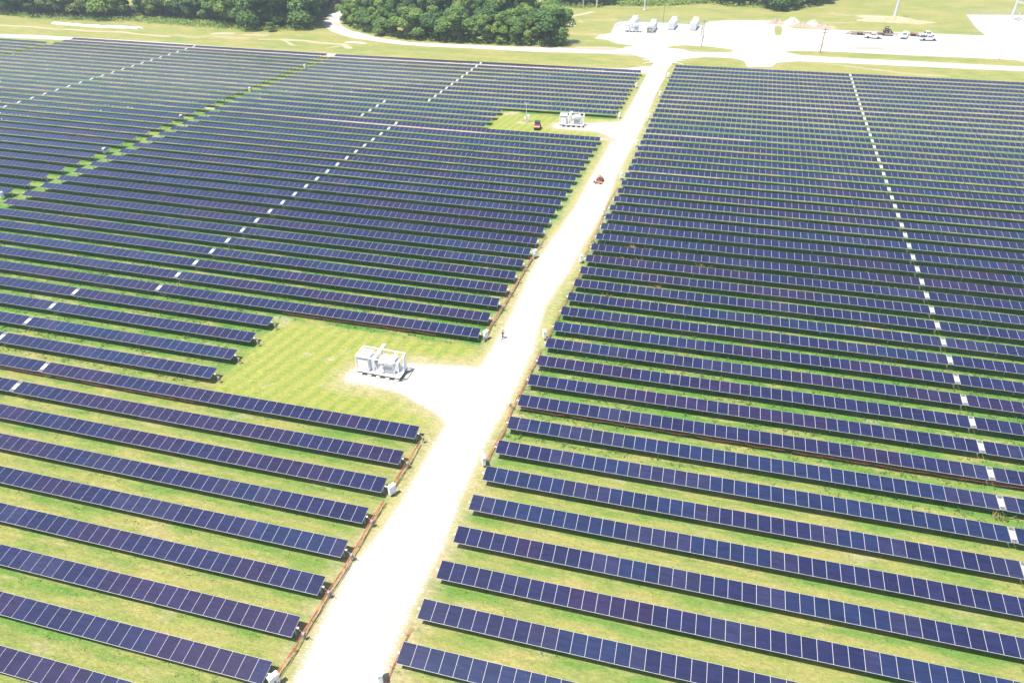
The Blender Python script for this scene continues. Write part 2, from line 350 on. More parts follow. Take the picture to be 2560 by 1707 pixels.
def ground_mat():
    m, t, b = newmat('grass_and_gravel'); L = t.links.new
    geo = N(t, 'ShaderNodeNewGeometry')
    def att(n): a = N(t, 'ShaderNodeAttribute'); a.attribute_name = n; return a.outputs['Fac']
    def noise(scale, det=4, vec=None, rough=0.6, dist=0.0):
        n = N(t, 'ShaderNodeTexNoise'); n.inputs['Scale'].default_value = scale; n.inputs['Detail'].default_value = det
        n.inputs['Roughness'].default_value = rough; n.inputs['Distortion'].default_value = dist
        L(vec or geo.outputs['Position'], n.inputs['Vector']); return n.outputs[0]
    def mapv(sx, sy, rz=0.):
        mp = N(t, 'ShaderNodeMapping'); mp.inputs['Scale'].default_value = (sx, sy, 1); mp.inputs['Rotation'].default_value = (0, 0, rz)
        L(geo.outputs['Position'], mp.inputs[0]); return mp.outputs[0]
    def math_(op, a, bb=None, cc=None):
        n = N(t, 'ShaderNodeMath', operation=op)
        for i, x in enumerate((a, bb, cc)):
            if x is None: continue
            if isinstance(x, (int, float)): n.inputs[i].default_value = x
            else: L(x, n.inputs[i])
        return n.outputs[0]
    def rng_(x, a0, a1, b0=0., b1=1.):
        n = N(t, 'ShaderNodeMapRange'); n.clamp = True; L(x, n.inputs[0])
        for i, q in enumerate((a0, a1, b0, b1)): n.inputs[i+1].default_value = q
        return n.outputs[0]
    def mix(f, a, c):
        n = N(t, 'ShaderNodeMix', data_type='RGBA')
        if isinstance(f, (int, float)): n.inputs[0].default_value = f
        else: L(f, n.inputs[0])
        for i, x in ((6, a), (7, c)):
            if isinstance(x, tuple): n.inputs[i].default_value = x+(1,)
            else: L(x, n.inputs[i])
        return n.outputs[2]
    sep = N(t, 'ShaderNodeSeparateXYZ'); L(geo.outputs['Position'], sep.inputs[0]); X, Y = sep.outputs[0], sep.outputs[1]
    arrf = att('arr'); gsd = att('gsd'); dirtf = att('dirt')
    # phase across the rows: 0 at the post line
    ph = math_('FRACT', math_('DIVIDE', math_('SUBTRACT', Y, Y0R), PYR))
    n_big = noise(0.045, 3, mapv(1, 1.6)); n_mid = noise(0.40, 5, mapv(0.38, 1.7)); n_str = noise(1.0, 6, mapv(0.28, 2.6), 0.7)
    n_clump = noise(1.6, 5, mapv(0.6, 1.6), 0.75); n_fine = noise(5.0, 5, mapv(0.55, 1.4), 0.75); n_blade = noise(16.0, 3, mapv(0.6, 1.3), 0.7)
    straw = (0.240, 0.198, 0.084); yel = (0.186, 0.190, 0.050); grn = (0.092, 0.152, 0.030); lush = (0.055, 0.142, 0.024); tan = (0.285, 0.232, 0.150)
    base = mix(rng_(n_str, 0.36, 0.66), straw, yel)
    g_amt = math_('ADD', math_('MULTIPLY', rng_(n_mid, 0.44, 0.66), 0.50), math_('MULTIPLY', rng_(n_big, 0.40, 0.66), 0.40))
    base = mix(g_amt, base, grn)
    # clover growing thick in the aisles of the middle distance; the nearest aisles are mown short
    nearm = rng_(math_('ADD', Y, math_('MULTIPLY', n_big, 26.0)), 66.0, 84.0)
    aisle = rng_(math_('ABSOLUTE', math_('SUBTRACT', ph, 0.62)), 0.42, 0.20)
    far_m = rng_(Y, 175.0, 205.0, 1.0, 0.25)
    lushf = math_('MULTIPLY', math_('MULTIPLY', nearm, arrf), math_('MULTIPLY', far_m, rng_(math_('ADD', n_mid, math_('MULTIPLY', n_str, 0.4)), 0.52, 0.78)))
    base = mix(math_('MULTIPLY', lushf, 0.85), base, lush)
    # taller green growth along the low edge and under the tables
    edge = math_('MULTIPLY', math_('MULTIPLY', rng_(math_('ABSOLUTE', math_('SUBTRACT', ph, 0.80)), 0.26, 0.05), arrf), rng_(n_mid, 0.35, 0.6))
    base = mix(math_('MULTIPLY', edge, 0.7), base, lush)
    # bare and dry spots
    spots = math_('MULTIPLY', rng_(noise(0.16, 4, mapv(0.7, 1.8)), 0.60, 0.72), 0.55)
    base = mix(spots, base, tan)
    # mowing streaks in the yards
    wv = N(t, 'ShaderNodeTexWave'); wv.inputs['Scale'].default_value = 0.16; wv.inputs['Distortion'].default_value = 9.0; wv.inputs['Detail'].default_value = 2; wv.inputs['Detail Scale'].default_value = 0.25
    L(mapv(1, 0.55, 0.35), wv.inputs['Vector'])
    yard = math_('MULTIPLY', math_('SUBTRACT', 1.0, arrf), rng_(Y, 190.0, 200.0, 1.0, 0.0))
    streak = mix(rng_(wv.outputs['Fac'], 0.25, 0.8), (0.200, 0.212, 0.046), (0.146, 0.190, 0.036))
    streak = mix(rng_(n_str, 0.48, 0.75, 0, 0.7), streak, (0.235, 0.205, 0.08))
    base = mix(math_('MULTIPLY', yard, 0.85), base, streak)
    # worn and bare soil
    dn = math_('ADD', dirtf, math_('MULTIPLY', math_('SUBTRACT', n_mid, 0.5), 0.9))
    base = mix(rng_(dn, 0.35, 0.75), base, (0.30, 0.25, 0.175))
    # dry fringe beside gravel, then gravel
    jag = math_('ADD', math_('MULTIPLY', math_('SUBTRACT', n_mid, 0.5), 4.2), math_('MULTIPLY', math_('SUBTRACT', n_fine, 0.5), 2.6))
    gj = math_('ADD', gsd, jag)
    near_edge = rng_(Y, 190.0, 215.0, 1.0, 0.25)
    fr = math_('MULTIPLY', rng_(math_('ADD', gsd, math_('MULTIPLY', jag, 0.9)), 3.0, 0.2), near_edge)
    base = mix(math_('MULTIPLY', fr, rng_(n_clump, 0.35, 0.65, 0.35, 0.9)), base, tan)
    stones = mix(rng_(n_blade, 0.3, 0.7), (0.27, 0.258, 0.225), (0.38, 0.37, 0.34))
    tr = noise(0.5, 4, mapv(2.2, 0.10)); stones = mix(rng_(tr, 0.5, 0.72, 0, 0.6), stones, (0.25, 0.225, 0.18)); stones = mix(rng_(dirtf, 0.1, 0.9, 0, 0.85), stones, (0.215, 0.175, 0.14))
    edgej = math_('ADD', gsd, math_('MULTIPLY', math_('ADD', math_('MULTIPLY', math_('SUBTRACT', n_clump, 0.5), 2.6), math_('MULTIPLY', math_('SUBTRACT', n_fine, 0.5), 3.4)), near_edge))
    gv = rng_(edgej, 0.22, -0.16)
    # grain of blades and clods
    gr = math_('MULTIPLY', math_('MULTIPLY', rng_(n_fine, 0.25, 0.75, 0.60, 1.36), rng_(n_blade, 0.25, 0.75, 0.72, 1.26)), rng_(n_clump, 0.3, 0.7, 0.80, 1.18))
    sc = N(t, 'ShaderNodeVectorMath', operation='SCALE'); L(base, sc.inputs[0]); L(gr, sc.inputs['Scale'])
    col = mix(gv, sc.outputs[0], stones)
    L(col, b.inputs['Base Color']); b.inputs['Roughness'].default_value = 1.0; b.inputs['Specular IOR Level'].default_value = 0.1
    bp = N(t, 'ShaderNodeBump'); bp.inputs['Strength'].default_value = 0.35; bp.inputs['Distance'].default_value = 0.25
    hh = math_('ADD', math_('MULTIPLY', n_fine, 0.6), math_('MULTIPLY', n_blade, 0.4)); hh = math_('MULTIPLY', hh, rng_(gv, 0, 1, 1.0, 0.12))
    L(hh, bp.inputs['Height']); L(bp.outputs[0], b.inputs['Normal'])
    return m
M['ground'] = ground_mat()
grid_obj('ground', np.ones((ny-1, nx-1), bool), 0.0, M['ground'])
cen = lambda a: (a[:-1, :-1]+a[1:, :-1]+a[:-1, 1:]+a[1:, 1:])/4
allc = np.stack([cen(s_) for s_ in sds.values()]); who = allc.argmin(0); best = allc.min(0)
RN = {'main_road': 'road', 'inverter_drive': 'driveway', 'far_inverter_drive': 'driveway', 'perimeter_road': 'road', 'curved_road': 'road', 'gravel_yard': 'gravel_yard', 'substation_yard': 'gravel_yard'}
for i, k in enumerate(sds): grid_obj(RN[k], (best < 0.3) & (who == i), 0.012, M['ground'])

# ------------------------------------------------------------------ solar rows
ct, st_ = math.cos(TILT), math.sin(TILT)
RX = Matrix.Rotation(TILT, 3, 'X')
def module_mesh(pm):
    b = MB(); b.box((0, 0, 0), (MW-0.014, CH, 0.045), 0, RX)
    o = RX@Vector((0, 0, 0.026)); b.box(o, (MW-0.042, CH-0.036, 0.012), 1, RX)
    return b.mesh('solar_module', [M['alu'], pm])
MODS = [module_mesh(p) for p in PM]
def cover_mesh():
    b = MB(); b.box((0, 0, 0.01), (0.52, CH*0.94, 0.05), 0, RX, 0.008)
    for s in (-1, 1):
        b.box(RX@Vector((0, s*(CH*0.47-0.21), 0.037)), (0.47, 0.38, 0.006), 1, RX)
        for i in range(3): b.box(RX@Vector((-0.14+0.14*i, s*(CH*0.47-0.21), 0.044)), (0.02, 0.36, 0.008), 2, RX)
    return b.mesh('drive_cover', [M['offwhite'], M['dark'], M['grey']])
COVER = cover_mesh()
def post_mesh():
    b = MB(); b.box((0, 0, (HT-0.12)/2-0.1), (0.012, 0.10, HT-0.12+0.2), 0)
    for s in (-1, 1): b.box((0, s*0.056, (HT-0.12)/2-0.1), (0.13, 0.012, HT-0.12+0.2), 0)
    b.lathe([(0.11, -0.06), (0.13, -0.02), (0.13, 0.02), (0.11, 0.06)], (0, 0, HT-0.11), 10, 0, 'X')
    return b.mesh('post', M['galv'])
POST = post_mesh()
def cap_mesh():
    b = MB(); b.lathe([(0.085, 0), (0.1, 0.02), (0.1, 0.10), (0.06, 0.14)], (0, 0, 0), 10, 0, 'X'); return b.mesh('tube_cap', M['white'])
CAP = cap_mesh()
PH = rng.random((8, 400))
def variant(block, k, i, x, y):
    """index of the module batch at this place: batches run along rows, with a sky-reflection tint bias in the nearest rows"""
    a = math.sin(0.11*i+1.7*k+block*2.1)+math.sin(0.047*i-0.9*k)+0.9*math.sin(i*12.99+k*78.2)
    right = 1.0 if block == 0 else 0.0
    if block == 0 and k < 8: a += 0.85+0.6*min(1, i/20)  # nearest right rows: bluer sky reflection put into the module colour
    if block == 1 and k < 7: a -= 0.5  # nearest left rows: purpler reflected tint, likewise set by module colour
    if a > 1.45: return 2
    if a < -1.0: return 1
    if 0.8 < a <= 1.45: return 3
    return 0
Fq = []
for s_ in (-1, 1):
    pass
def box_np(cx, cy, cz, sx, sy, sz, dz):
    """many tilted boxes at once: arrays cx,cy,cz; returns verts, quads"""
    c = np.array([(x, y, z) for z in (-.5, .5) for (x, y) in ((-.5, -.5), (.5, -.5), (.5, .5), (-.5, .5))])*(sx, sy, sz)+(0, 0, dz)
    r = np.stack([c[:, 0], c[:, 1]*ct-c[:, 2]*st_, c[:, 1]*st_+c[:, 2]*ct], 1)
    V = r[None]+np.stack([cx, cy, cz], 1)[:, None]
    f = np.array([(4, 5, 6, 7), (0, 1, 5, 4), (1, 2, 6, 5), (2, 3, 7, 6), (3, 0, 4, 7), (0, 3, 2, 1)])
    Fc = f[None]+(np.arange(len(cx))*8)[:, None, None]
    return V.reshape(-1, 3), Fc.reshape(-1, 4)
BLOCK = ['right of the long gravel road', 'left of the long gravel road', 'beyond the grass gap on the left', 'in the far left corner']
GROUPS = ['solar rows right of the road', 'solar rows left of the road', 'solar rows beyond the grass gap', 'solar rows in the far left corner']
def make_row(block, k, x0, n1, n2, label):
    y = row_y(k); x0 = x0+SKEW*k; L = (n1+n2)*MW+0.61; xw = x0+n1*MW+0.305
    z0 = H(x0, y); root = empty('solar_row', (x0, y, z0), 0, label, 'solar row', GROUPS[block])
    # torque tube following the ground
    pts = np.arange(-0.12, L+0.13, 6.0).tolist(); pts = pts if pts[-1] > L else pts+[L+0.12]
    b = MB(); b.tube([(p, 0, H(x0+p, y)-z0+HT-0.11) for p in pts], 0.065, 0, 6); b.build('torque_tube', M['galv'], root)
    c = link('drive_cover', COVER, root, (xw-x0, 0, H(xw, y)-z0+HT))
    for xe, rz in ((-0.1, math.pi), (L+0.1, 0)):
        if block < 2 and k < 24: link('tube_cap', CAP, root, (xe, 0, H(x0+xe, y)-z0+HT-0.11), (0, 0, rz))
    cx = xw-x0
    for d in (0, 6.7, 15.5, 24.8, 34.1, 43.2, 49.9, 51.35):
        for s in ((1,) if d == 0 else (-1, 1)):
            px = cx+s*d
            if px < 0.02 or px > L-0.02: continue
            u, v = PX(x0+px, y, z0+1)
            if -120 < u < 2680 and v < 1860: link('post', POST, root, (px, 0, H(x0+px, y)-z0))
    rest = []
    for i in range(n1+n2):
        mx = (i+0.5)*MW+(0.61 if i >= n1 else 0); u, v = PX(x0+mx, y, z0+HT)
        zz = H(x0+mx, y)-z0+HT; va = variant(block, k, i, x0+mx, y)
        wpx = PX(x0+mx+0.6, y, z0+HT)[0]-PX(x0+mx-0.6, y, z0+HT)[0]
        if -70 < u < 2630 and -50 < v < 1790 and wpx > 9.6: link('solar_module', MODS[va], root, (mx, 0, zz))
        elif -900 < u < 3500 and v < 2300: rest.append((mx, zz, va))
    if rest:
        a = np.array([q[:2] for q in rest]); va = np.array([q[2] for q in rest]); zr = np.zeros(len(a))
        V1, F1 = box_np(a[:, 0], zr, a[:, 1], MW-0.014, CH, 0.045, 0); V2, F2 = box_np(a[:, 0], zr, a[:, 1], MW-0.042, CH-0.036, 0.012, 0.026)
        mi = np.concatenate([np.zeros(len(F1), int), np.repeat(va+1, 6)])
        o = link('solar_modules', mesh_np('solar_modules', np.concatenate([V1, V2]), np.concatenate([F1, F2+len(V1)]), [M['alu']]+PM, mi), root); o['kind'] = 'stuff'
    return root
ROWS = []
for k in range(0, 49):
    ex = {8: 'with red cables under its low edge', 48: 'the farthest one'}.get(k)
    lab = ('solar row right of the long gravel road, ' + (ex if ex else nth(k+1)+' counted from the bottom edge'))
    ROWS.append((0, k, XA, 42, 42, lab))
FULL = 84*MW+0.61
nb = 0
for k in range(-2, 47):
    nb += 1
    if 7 <= k <= 10:
        lab = 'shorter solar row stopping at the near mown yard, ' + ['nearest of its four', 'second nearest of its four', 'second farthest of its four', 'farthest of its four'][k-7]
        ROWS.append((1, k, -56.44-60*MW-0.61, 33, 27, lab))
    elif 32 <= k <= 35:
        lab = 'shorter solar row stopping at the far mown yard, ' + ['nearest of its four', 'second nearest of its four', 'second farthest of its four', 'farthest of its four'][k-32]
        ROWS.append((1, k, -56.44-60*MW-0.61, 33, 27, lab))
    else:
        ROWS.append((1, k, XB-FULL, 42, 42, 'solar row left of the long gravel road, '+nth(nb)+' counted from the bottom left corner'))
XC = XB-FULL-3.2; XD = XC-FULL-3.2
for k in range(15, 47):
    ROWS.append((2, k, XC-FULL, 42, 42, 'solar row past the grass gap on the left, '+('farthest back' if k == 46 else nth(47-k)+' from the back')))
for k in range(35, 45):
    ROWS.append((3, k, XD-FULL, 42, 42, 'solar row in the far left corner, '+('farthest back' if k == 44 else nth(45-k)+' from the back')))
for r_ in ROWS: make_row(*r_)

# red cables slung under the low edge of some rows
def sag_cable(name, xa, xb, k, zlo, col, label, seed):
    r_ = random.Random(seed); y = row_y(k)-CH/2*ct+0.12; b = MB()
    for s in range(3):
        pts = []; x = xa; ph = r_.random()*6
        while x < xb:
            pts.append((x-xa, r_.uniform(-0.03, 0.03)+0.05*s, H(x, y)-H(xa, y)+zlo+0.13*s+0.06*math.sin(x*1.3+ph)+r_.uniform(-0.03, 0.03))); x += 0.8
        b.tube(pts, 0.018, 0, 5)
    o = b.build(name, M[col], None, (xa, y, H(xa, y))); tag(o, label, 'cable', 'cables slung under the rows')
    hb = MB(); hb.box((0, 0.05, 0.2), (0.03, 0.05, 0.5)); hm = hb.mesh('hanger', M['rust'])
    x = 0.6
    while x < xb-xa: link('hanger', hm, o, (x, 0, H(xa+x, y)-H(xa, y)+zlo)); x += 2.4
    return o
sag_cable('cable_run', XA+SKEW*8, 42, 8, 0.5, 'redcable', 'red cables hanging under the low edge of a row right of the road', 1)
sag_cable('cable_run', -88, -54, 6, 0.5, 'redcable', 'dark red cables under the row in front of the near mown yard', 2)
sag_cable('cable_run', -54.5, -30, 11, 0.42, 'redcable', 'red cables under the row directly behind the near mown yard', 3)
sag_cable('cable_run', -205, -133.6, 25, 0.5, 'redcable', 'dull red cables under a row past the grass gap on the left', 4)

# bundles of orange cable along the row ends
def bundle(px, z, label, seed, n=5, rad=0.024):
    pts = [G(u, v, z) for u, v in px]; r_ = random.Random(seed); x0, y0 = pts[0]; z0 = H(x0, y0)
    P = []
    for (ax, ay), (bx, by) in zip(pts[:-1], pts[1:]):
        m = max(1, int(math.hypot(bx-ax, by-ay)/0.6))
        for i in range(m): P.append((ax+(bx-ax)*i/m, ay+(by-ay)*i/m))
    P.append(pts[-1])
    b = MB()
    for s in range(n):
        off = r_.uniform(-0.09, 0.09); zo = r_.uniform(-0.10, 0.10); ph = r_.random()*6
        b.tube([(x-x0+off+0.07*math.sin(i*0.45+ph)+r_.uniform(-.03, .03), y-y0, H(x, y)-z0+z+zo+0.07*math.sin(i*0.6+ph*2)+r_.uniform(-.03, .03)) for i, (x, y) in enumerate(P)], rad*r_.uniform(0.7, 1.1), s % 2, 5)
    o = b.build('cable_bundle', [M['cable'], M['redcable']], None, (x0, y0, z0)); tag(o, label, 'cable bundle', 'orange cable bundles along the row ends')
    hb = MB(); hb.box((0, 0, 0.1), (0.34, 0.025, 0.025)); hb.box((-0.16, 0, -0.03), (0.02, 0.025, 0.24)); hb.box((0.16, 0, -0.03), (0.02, 0.025, 0.24)); hb.box((0, 0, -z/2-0.05), (0.04, 0.04, z-0.05)); hm = hb.mesh('hanger', M['orange'])
    for i in range(2, len(P)-1, 4): link('hanger', hm, o, (P[i][0]-x0, P[i][1]-y0, H(*P[i])-z0+z))
    return o
bundle([(662, 1735), (698.6, 1672), (736, 1619), (756.5, 1581), (790, 1529), (817.7, 1482), (862, 1417), (885.7, 1373), (919.7, 1316), (960.5, 1250)], 0.55, 'thick orange cable bundle along the nearest row ends left of the road', 11, 6)
bundle([(978, 1215), (1003.8, 1178), (1023.8, 1150), (1048, 1104)], 0.55, 'short orange cable bundle behind the white box, before the near gravel drive', 12, 6)
bundle([(1214, 838), (1227.4, 811), (1248.5, 780), (1271.4, 742), (1292.5, 706), (1311.6, 673), (1331, 642)], 0.5, 'orange cable bundle left of the road, just past the walking person', 13, 6)
bundle([(1341, 628), (1350, 612), (1361.4, 592.5)], 0.4, 'thin orange cable bundle at the far end of the left verge', 14, 3)
bundle([(955, 1716), (964, 1699.6), (978.8, 1666.7), (990, 1640), (1018, 1585), (1030, 1566)], 0.25, 'loose orange cable in the grass at the bottom, right verge', 15, 3, 0.02)
bundle([(1216, 1155), (1223.6, 1140), (1240, 1108), (1260.4, 1072), (1273.8, 1034), (1287, 1010), (1297, 984), (1317, 945), (1337.4, 908), (1353, 872)], 0.45, 'long orange cable bundle at row ends right of the road, opposite the gravel drive', 16, 5)
bundle([(1367, 850), (1379.5, 824), (1400, 783), (1417.8, 745), (1438, 704), (1456, 667)], 0.45, 'orange cable bundle at row ends right of the road, opposite the walking person', 17, 4)
bundle([(1460, 640), (1478, 604), (1500, 557), (1520, 508), (1544, 466)], 0.4, 'thin orange cable bundle right of the road, opposite the mower', 18, 3)

# white combiner boxes on legs at the row ends
def make_combiner():
    r = empty('combiner_box', (0, 0, 0))
    b = MB(); b.box((0, 0, 0.88), (0.36, 0.80, 1.10), 0, None, 0.02); b.box((0, 0, 1.445), (0.44, 0.88, 0.035)); b.build('cabinet', M['white'], r)
    d = MB(); d.box((0.19, 0, 0.88), (0.02, 0.70, 0.98), 0, None, 0.008); dd = d.build('door', M['white'], r)
    h = MB(); h.box((0.21, 0.26, 0.9), (0.03, 0.03, 0.16)); h.build('handle', M['dark'], dd)
    for s in (-1, 1):
        l = MB(); l.box((0, s*0.3, 0.17), (0.08, 0.08, 0.36)); l.build('leg', M['galv'], r)
    return r
CB = make_combiner(); used_cb = [False]
def combiner(u, v, rz, label, sc=1.0):
    x, y = G(u, v); o = copy_tree(CB) if used_cb[0] else CB; used_cb[0] = True
    o.location = (x, y, H(x, y)); o.rotation_euler = (0, 0, rz); o.scale = (sc, sc, sc)
    tag(o, label, 'combiner box', 'white combiner boxes at the row ends'); return o
combiner(690, 1712, -0.5, 'white combiner box left of the road, cut by the bottom edge')
combiner(982, 1237, -0.5, 'white combiner box where the orange cables meet, left verge before the drive')
combiner(1215, 849, -0.35, 'white combiner box on the left verge beside the walking person')
combiner(1337, 645, -0.3, 'white combiner box on the left verge beside the middle of the road')
combiner(1548, 296, -0.2, 'white combiner box at the row end just behind the far mown yard')
combiner(1590, 221, -0.2, 'white combiner box farthest back on the left verge')
combiner(953, 1702, 0.5, 'white combiner box right of the road at the bottom edge')
combiner(1209, 1163, 0.5, 'white combiner box right of the road, opposite the gravel drive mouth')
combiner(1360.5, 848, 0.4, 'white combiner box right of the road, across from the walking person')
combiner(1451.5, 657, 0.4, 'white combiner box right of the road, next after the one facing the person')
combiner(1507, 541, 0.35, 'white combiner box right of the road, a little nearer than the mower')
combiner(1551.5, 449, 0.3, 'white combiner box right of the road, level with the orange mower')
combiner(1590.8, 367, 0.3, 'white combiner box right of the road, halfway from mower to far drive')
combiner(1621.5, 299, 0.3, 'white combiner box right of the road, level with the far skid')
combiner(1649, 243, 0.3, 'white combiner box right of the road, second from the back')
combiner(1670, 196, 0.3, 'white combiner box right of the road, farthest back')
combiner(763, 173, 0, 'white combiner box in the grass gap, farthest back')
combiner(626, 232, 0, 'white combiner box in the grass gap, second from the back')
combiner(455, 302, 0, 'white combiner box in the grass gap, third from the back')
combiner(264, 386, 0, 'white combiner box in the grass gap, fourth from the back')
combiner(8, 498, 0, 'white combiner box at the left edge of the picture')

# small grey disconnects at the row ends
def make_disc():
    r = empty('disconnect_box', (0, 0, 0))
    b = MB(); b.box((0, 0, 0.66), (0.16, 0.28, 0.54), 0, None, 0.015); b.build('enclosure', M['dgrey'], r)
    b = MB(); b.box((-0.12, 0, 0.5), (0.05, 0.08, 1.0)); b.build('post', M['galv'], r)
    b = MB(); b.tube([(-0.1, 0.1, 0.9), (-0.3, 0.12, 1.0), (-0.45, 0.1, 1.06)], 0.03); b.tube([(0.05, 0.1, 0.45), (0.2, 0.1, 0.5), (0.5, 0.0, 0.52)], 0.03); b.build('conduit', M['redcable'], r)
    return r
DB = make_disc(); ud = [False]
def disc(x, y, label, mirror=False):
    o = copy_tree(DB) if ud[0] else DB; ud[0] = True
    o.location = (x, y, H(x, y)); o.rotation_euler = (0, 0, math.pi if mirror else 0)
    tag(o, label, 'disconnect box', 'grey disconnect boxes at the row ends')
for k in list(range(-1, 7)):
    disc(XB+SKEW*k+0.75, row_y(k)-0.25, 'small grey box with red conduit at row end left of road, %s from the bottom' % nth(k+2))
for i, k in enumerate(range(7, 11)):
    disc(-56.44+SKEW*k+0.75, row_y(k)-0.25, 'small grey box ending a short row at the near mown yard, ' + ['nearest', 'second nearest', 'third nearest', 'farthest'][i])
for i, k in enumerate(range(11, 19)):
    disc(XB+SKEW*k+0.75, row_y(k)-0.25, 'small grey box at row end left of road past the yard, %s going away' % nth(i+1))
for u, v, lb in ((1276, 1022, 'thin grey post box right of the road, facing the gravel drive'), (1484, 610, 'thin grey post box right of the road, past the person'), (1495.6, 584, 'thin grey post box right of the road, before the mower'), (1617, 312, 'thin grey post box right of the road, by the far drive'),
                 (1363, 596, 'thin grey post box ending the orange cables, left verge'), (118, 455, 'thin grey post box in the grass gap at left')):
    x, y = G(u, v); disc(x, y, lb, True)

# ------------------------------------------------------------------ inverter skids
def make_skid(full=True):
    r = empty('inverter_skid', (0, 0, 0)); Lx, Ly, z0, zt = 6.06, 2.44, 0.30, 2.95
    b = MB()
    for y in (0.09, Ly-0.09): b.box((Lx/2, y, z0+0.14), (Lx, 0.16, 0.24), 0)
    for x in np.linspace(0.09, Lx-0.09, 7): b.box((x, Ly/2, z0+0.13), (0.12, Ly-0.35, 0.18), 0)
    b.box((Lx/2, Ly/2, z0+0.275), (Lx-0.01, Ly-0.01, 0.025), 1); b.build('base_frame', [M['skidbase'], M['white']], r)
    for y in (0.12, Ly-0.12):
        for x in (0.45, 1.75, 3.0, 4.3, 5.6):
            k = MB(); k.box((x, y, 0.15), (0.55, 0.45, 0.3), 0, None, 0.02); k.build('support_block', M['conc'], r)
    zb = z0+0.29; b = MB()
    for x in (0.06, Lx-0.06):
        for y in (0.06, Ly-0.06): b.box((x, y, (zb+zt)/2), (0.11, 0.11, zt-zb))
    for y in (0.06, Ly-0.06):
        b.box((Lx/2, y, zt-0.05), (Lx-0.24, 0.10, 0.10))
        b.box((2.38, y, (zb+zt-0.1)/2), (0.10, 0.10, zt-zb-0.1))
        b.beam((2.46, y, zt-0.12), (3.25, y, zb+0.02), 0.08); b.beam((5.86, y, zt-0.12), (5.15, y, zb+0.02), 0.08)
    for x in (0.06, Lx-0.06): b.box((x, Ly/2, zt-0.05), (0.10, Ly-0.22, 0.10))
    b.beam((2.2, Ly-0.1, zt-0.06), (2.9, 1.5, zt-0.06), 0.07, 0.05); b.beam((2.75, Ly-0.1, zt-0.07), (2.0, 1.2, zt-0.07), 0.07, 0.05)
    b.beam((4.6, Ly-0.1, zt-0.06), (4.9, 1.6, zt-0.06), 0.07, 0.05); b.beam((5.0, 0.1, zt-0.06), (5.05, Ly-0.1, zt-0.06), 0.07, 0.06)
    b.build('cage', M['white'], r)
    b = MB(); b.prism([(Ly-0.18, zb), (Ly-0.18, zt-0.2), (Ly-0.62, zt-0.35), (Ly-1.0, zb)], Lx-0.09, Lx-0.05, 0, 'YZ'); b.build('gusset_plate', M['white'], r)
    # inverter cabinet with overhanging lid
    b = MB(); b.box((0.95, 1.15, zb+1.0), (1.50, 1.98, 1.86), 0, None, 0.02); b.box((0.95, 1.15, zb+0.04), (1.36, 1.86, 0.08), 1); b.box((0.95, 1.15, zb+1.97), (1.34, 1.82, 0.1), 1)
    cab = b.build('inverter_cabinet', [M['white'], M['dark']], r)
    l = MB(); l.box((0.95, 1.15, zb+2.07), (1.58, 2.06, 0.10), 0, None, 0.02); l.build('lid', M['white'], cab)
    for x in (0.58, 1.32):
        d = MB(); d.box((x, 0.15, zb+1.0), (0.68, 0.03, 1.7), 0, None, 0.008); dd = d.build('door', M['white'], cab)
        h = MB(); h.box((x+0.24*(1 if x < 1 else -1), 0.125, zb+1.0), (0.03, 0.03, 0.2)); h.build('handle', M['grey'], dd)
    b = MB(); b.box((1.98, 1.35, zb+0.75), (0.52, 1.3, 1.45), 0, None, 0.02)
    for i in range(6): b.box((2.25, 1.35, zb+0.3+0.17*i), (0.02, 1.0, 0.05), 1)
    b.build('switchgear', [M['white'], M['grey']], r)
    # oil transformer with cooling fins, bushings and a lid
    b = MB(); b.box((4.1, 1.35, zb+0.95), (1.9, 1.1, 1.8), 0, None, 0.03); b.box((4.1, 1.35, zb+1.9), (2.05, 1.25, 0.08), 0)
    for x in np.linspace(3.75, 4.95, 9): b.box((x, 0.62, zb+0.95), (0.04, 0.42, 1.4))
    for x in np.linspace(3.2, 4.95, 12): b.box((x, 2.1, zb+0.95), (0.04, 0.42, 1.4))
    for y in np.linspace(0.95, 1.8, 6): b.box((5.22, y, zb+0.95), (0.36, 0.04, 1.4))
    tr = b.build('transformer', M['white'], r)
    b = MB(); b.box((3.52, 0.45, zb+1.35), (0.42, 0.36, 0.7), 0, None, 0.02); b.box((3.52, 0.42, zb+0.5), (0.34, 0.26, 0.6), 0, None, 0.02); b.build('terminal_box', M['white'], tr)
    for x in (3.0, 3.14, 3.28):
        b = MB(); b.tube([(x, 0.35, zb+0.02), (x, 0.35, zb+1.5), (x+0.05, 0.8, zb+1.8)], 0.045); b.build('conduit', M['white'], r)
    b = MB(); b.box((4.2, 1.35, zb+2.02), (1.5, 0.9, 0.14), 0, None, 0.02)
    for x in (3.7, 4.1, 4.5): b.lathe([(0.10, 0), (0.07, 0.12), (0.10, 0.14), (0.07, 0.26), (0.05, 0.32)], (x, 1.35, zb+2.09), 8)
    b.build('bushing', M['white'], tr)
    b = MB(); b.box((2.62, 1.72, zt-0.05), (0.42, 3.1, 0.30), 0, None, 0.02); b.box((2.62, 3.25, zt-0.05), (0.52, 0.12, 0.4), 0, None, 0.01); b.build('air_duct', M['white'], r)
    return r
sk = make_skid(); x, y = G(894.5, 936.5); x, y = G(894.2, 935.0)
sk.location = (x, y, H(x, y)); sk.rotation_euler = (0, 0, -0.04); tag(sk, 'white caged inverter skid on the near mown yard, beside the gravel drive', 'inverter skid', 'white inverter skids')
s2 = copy_tree(sk); x, y = G(1398.2, 317.2); s2.location = (x, y, H(x, y)); s2.rotation_euler = (0, 0, 0.05); tag(s2, 'white caged inverter skid on the far small yard, right of the red buggy', 'inverter skid', 'white inverter skids')
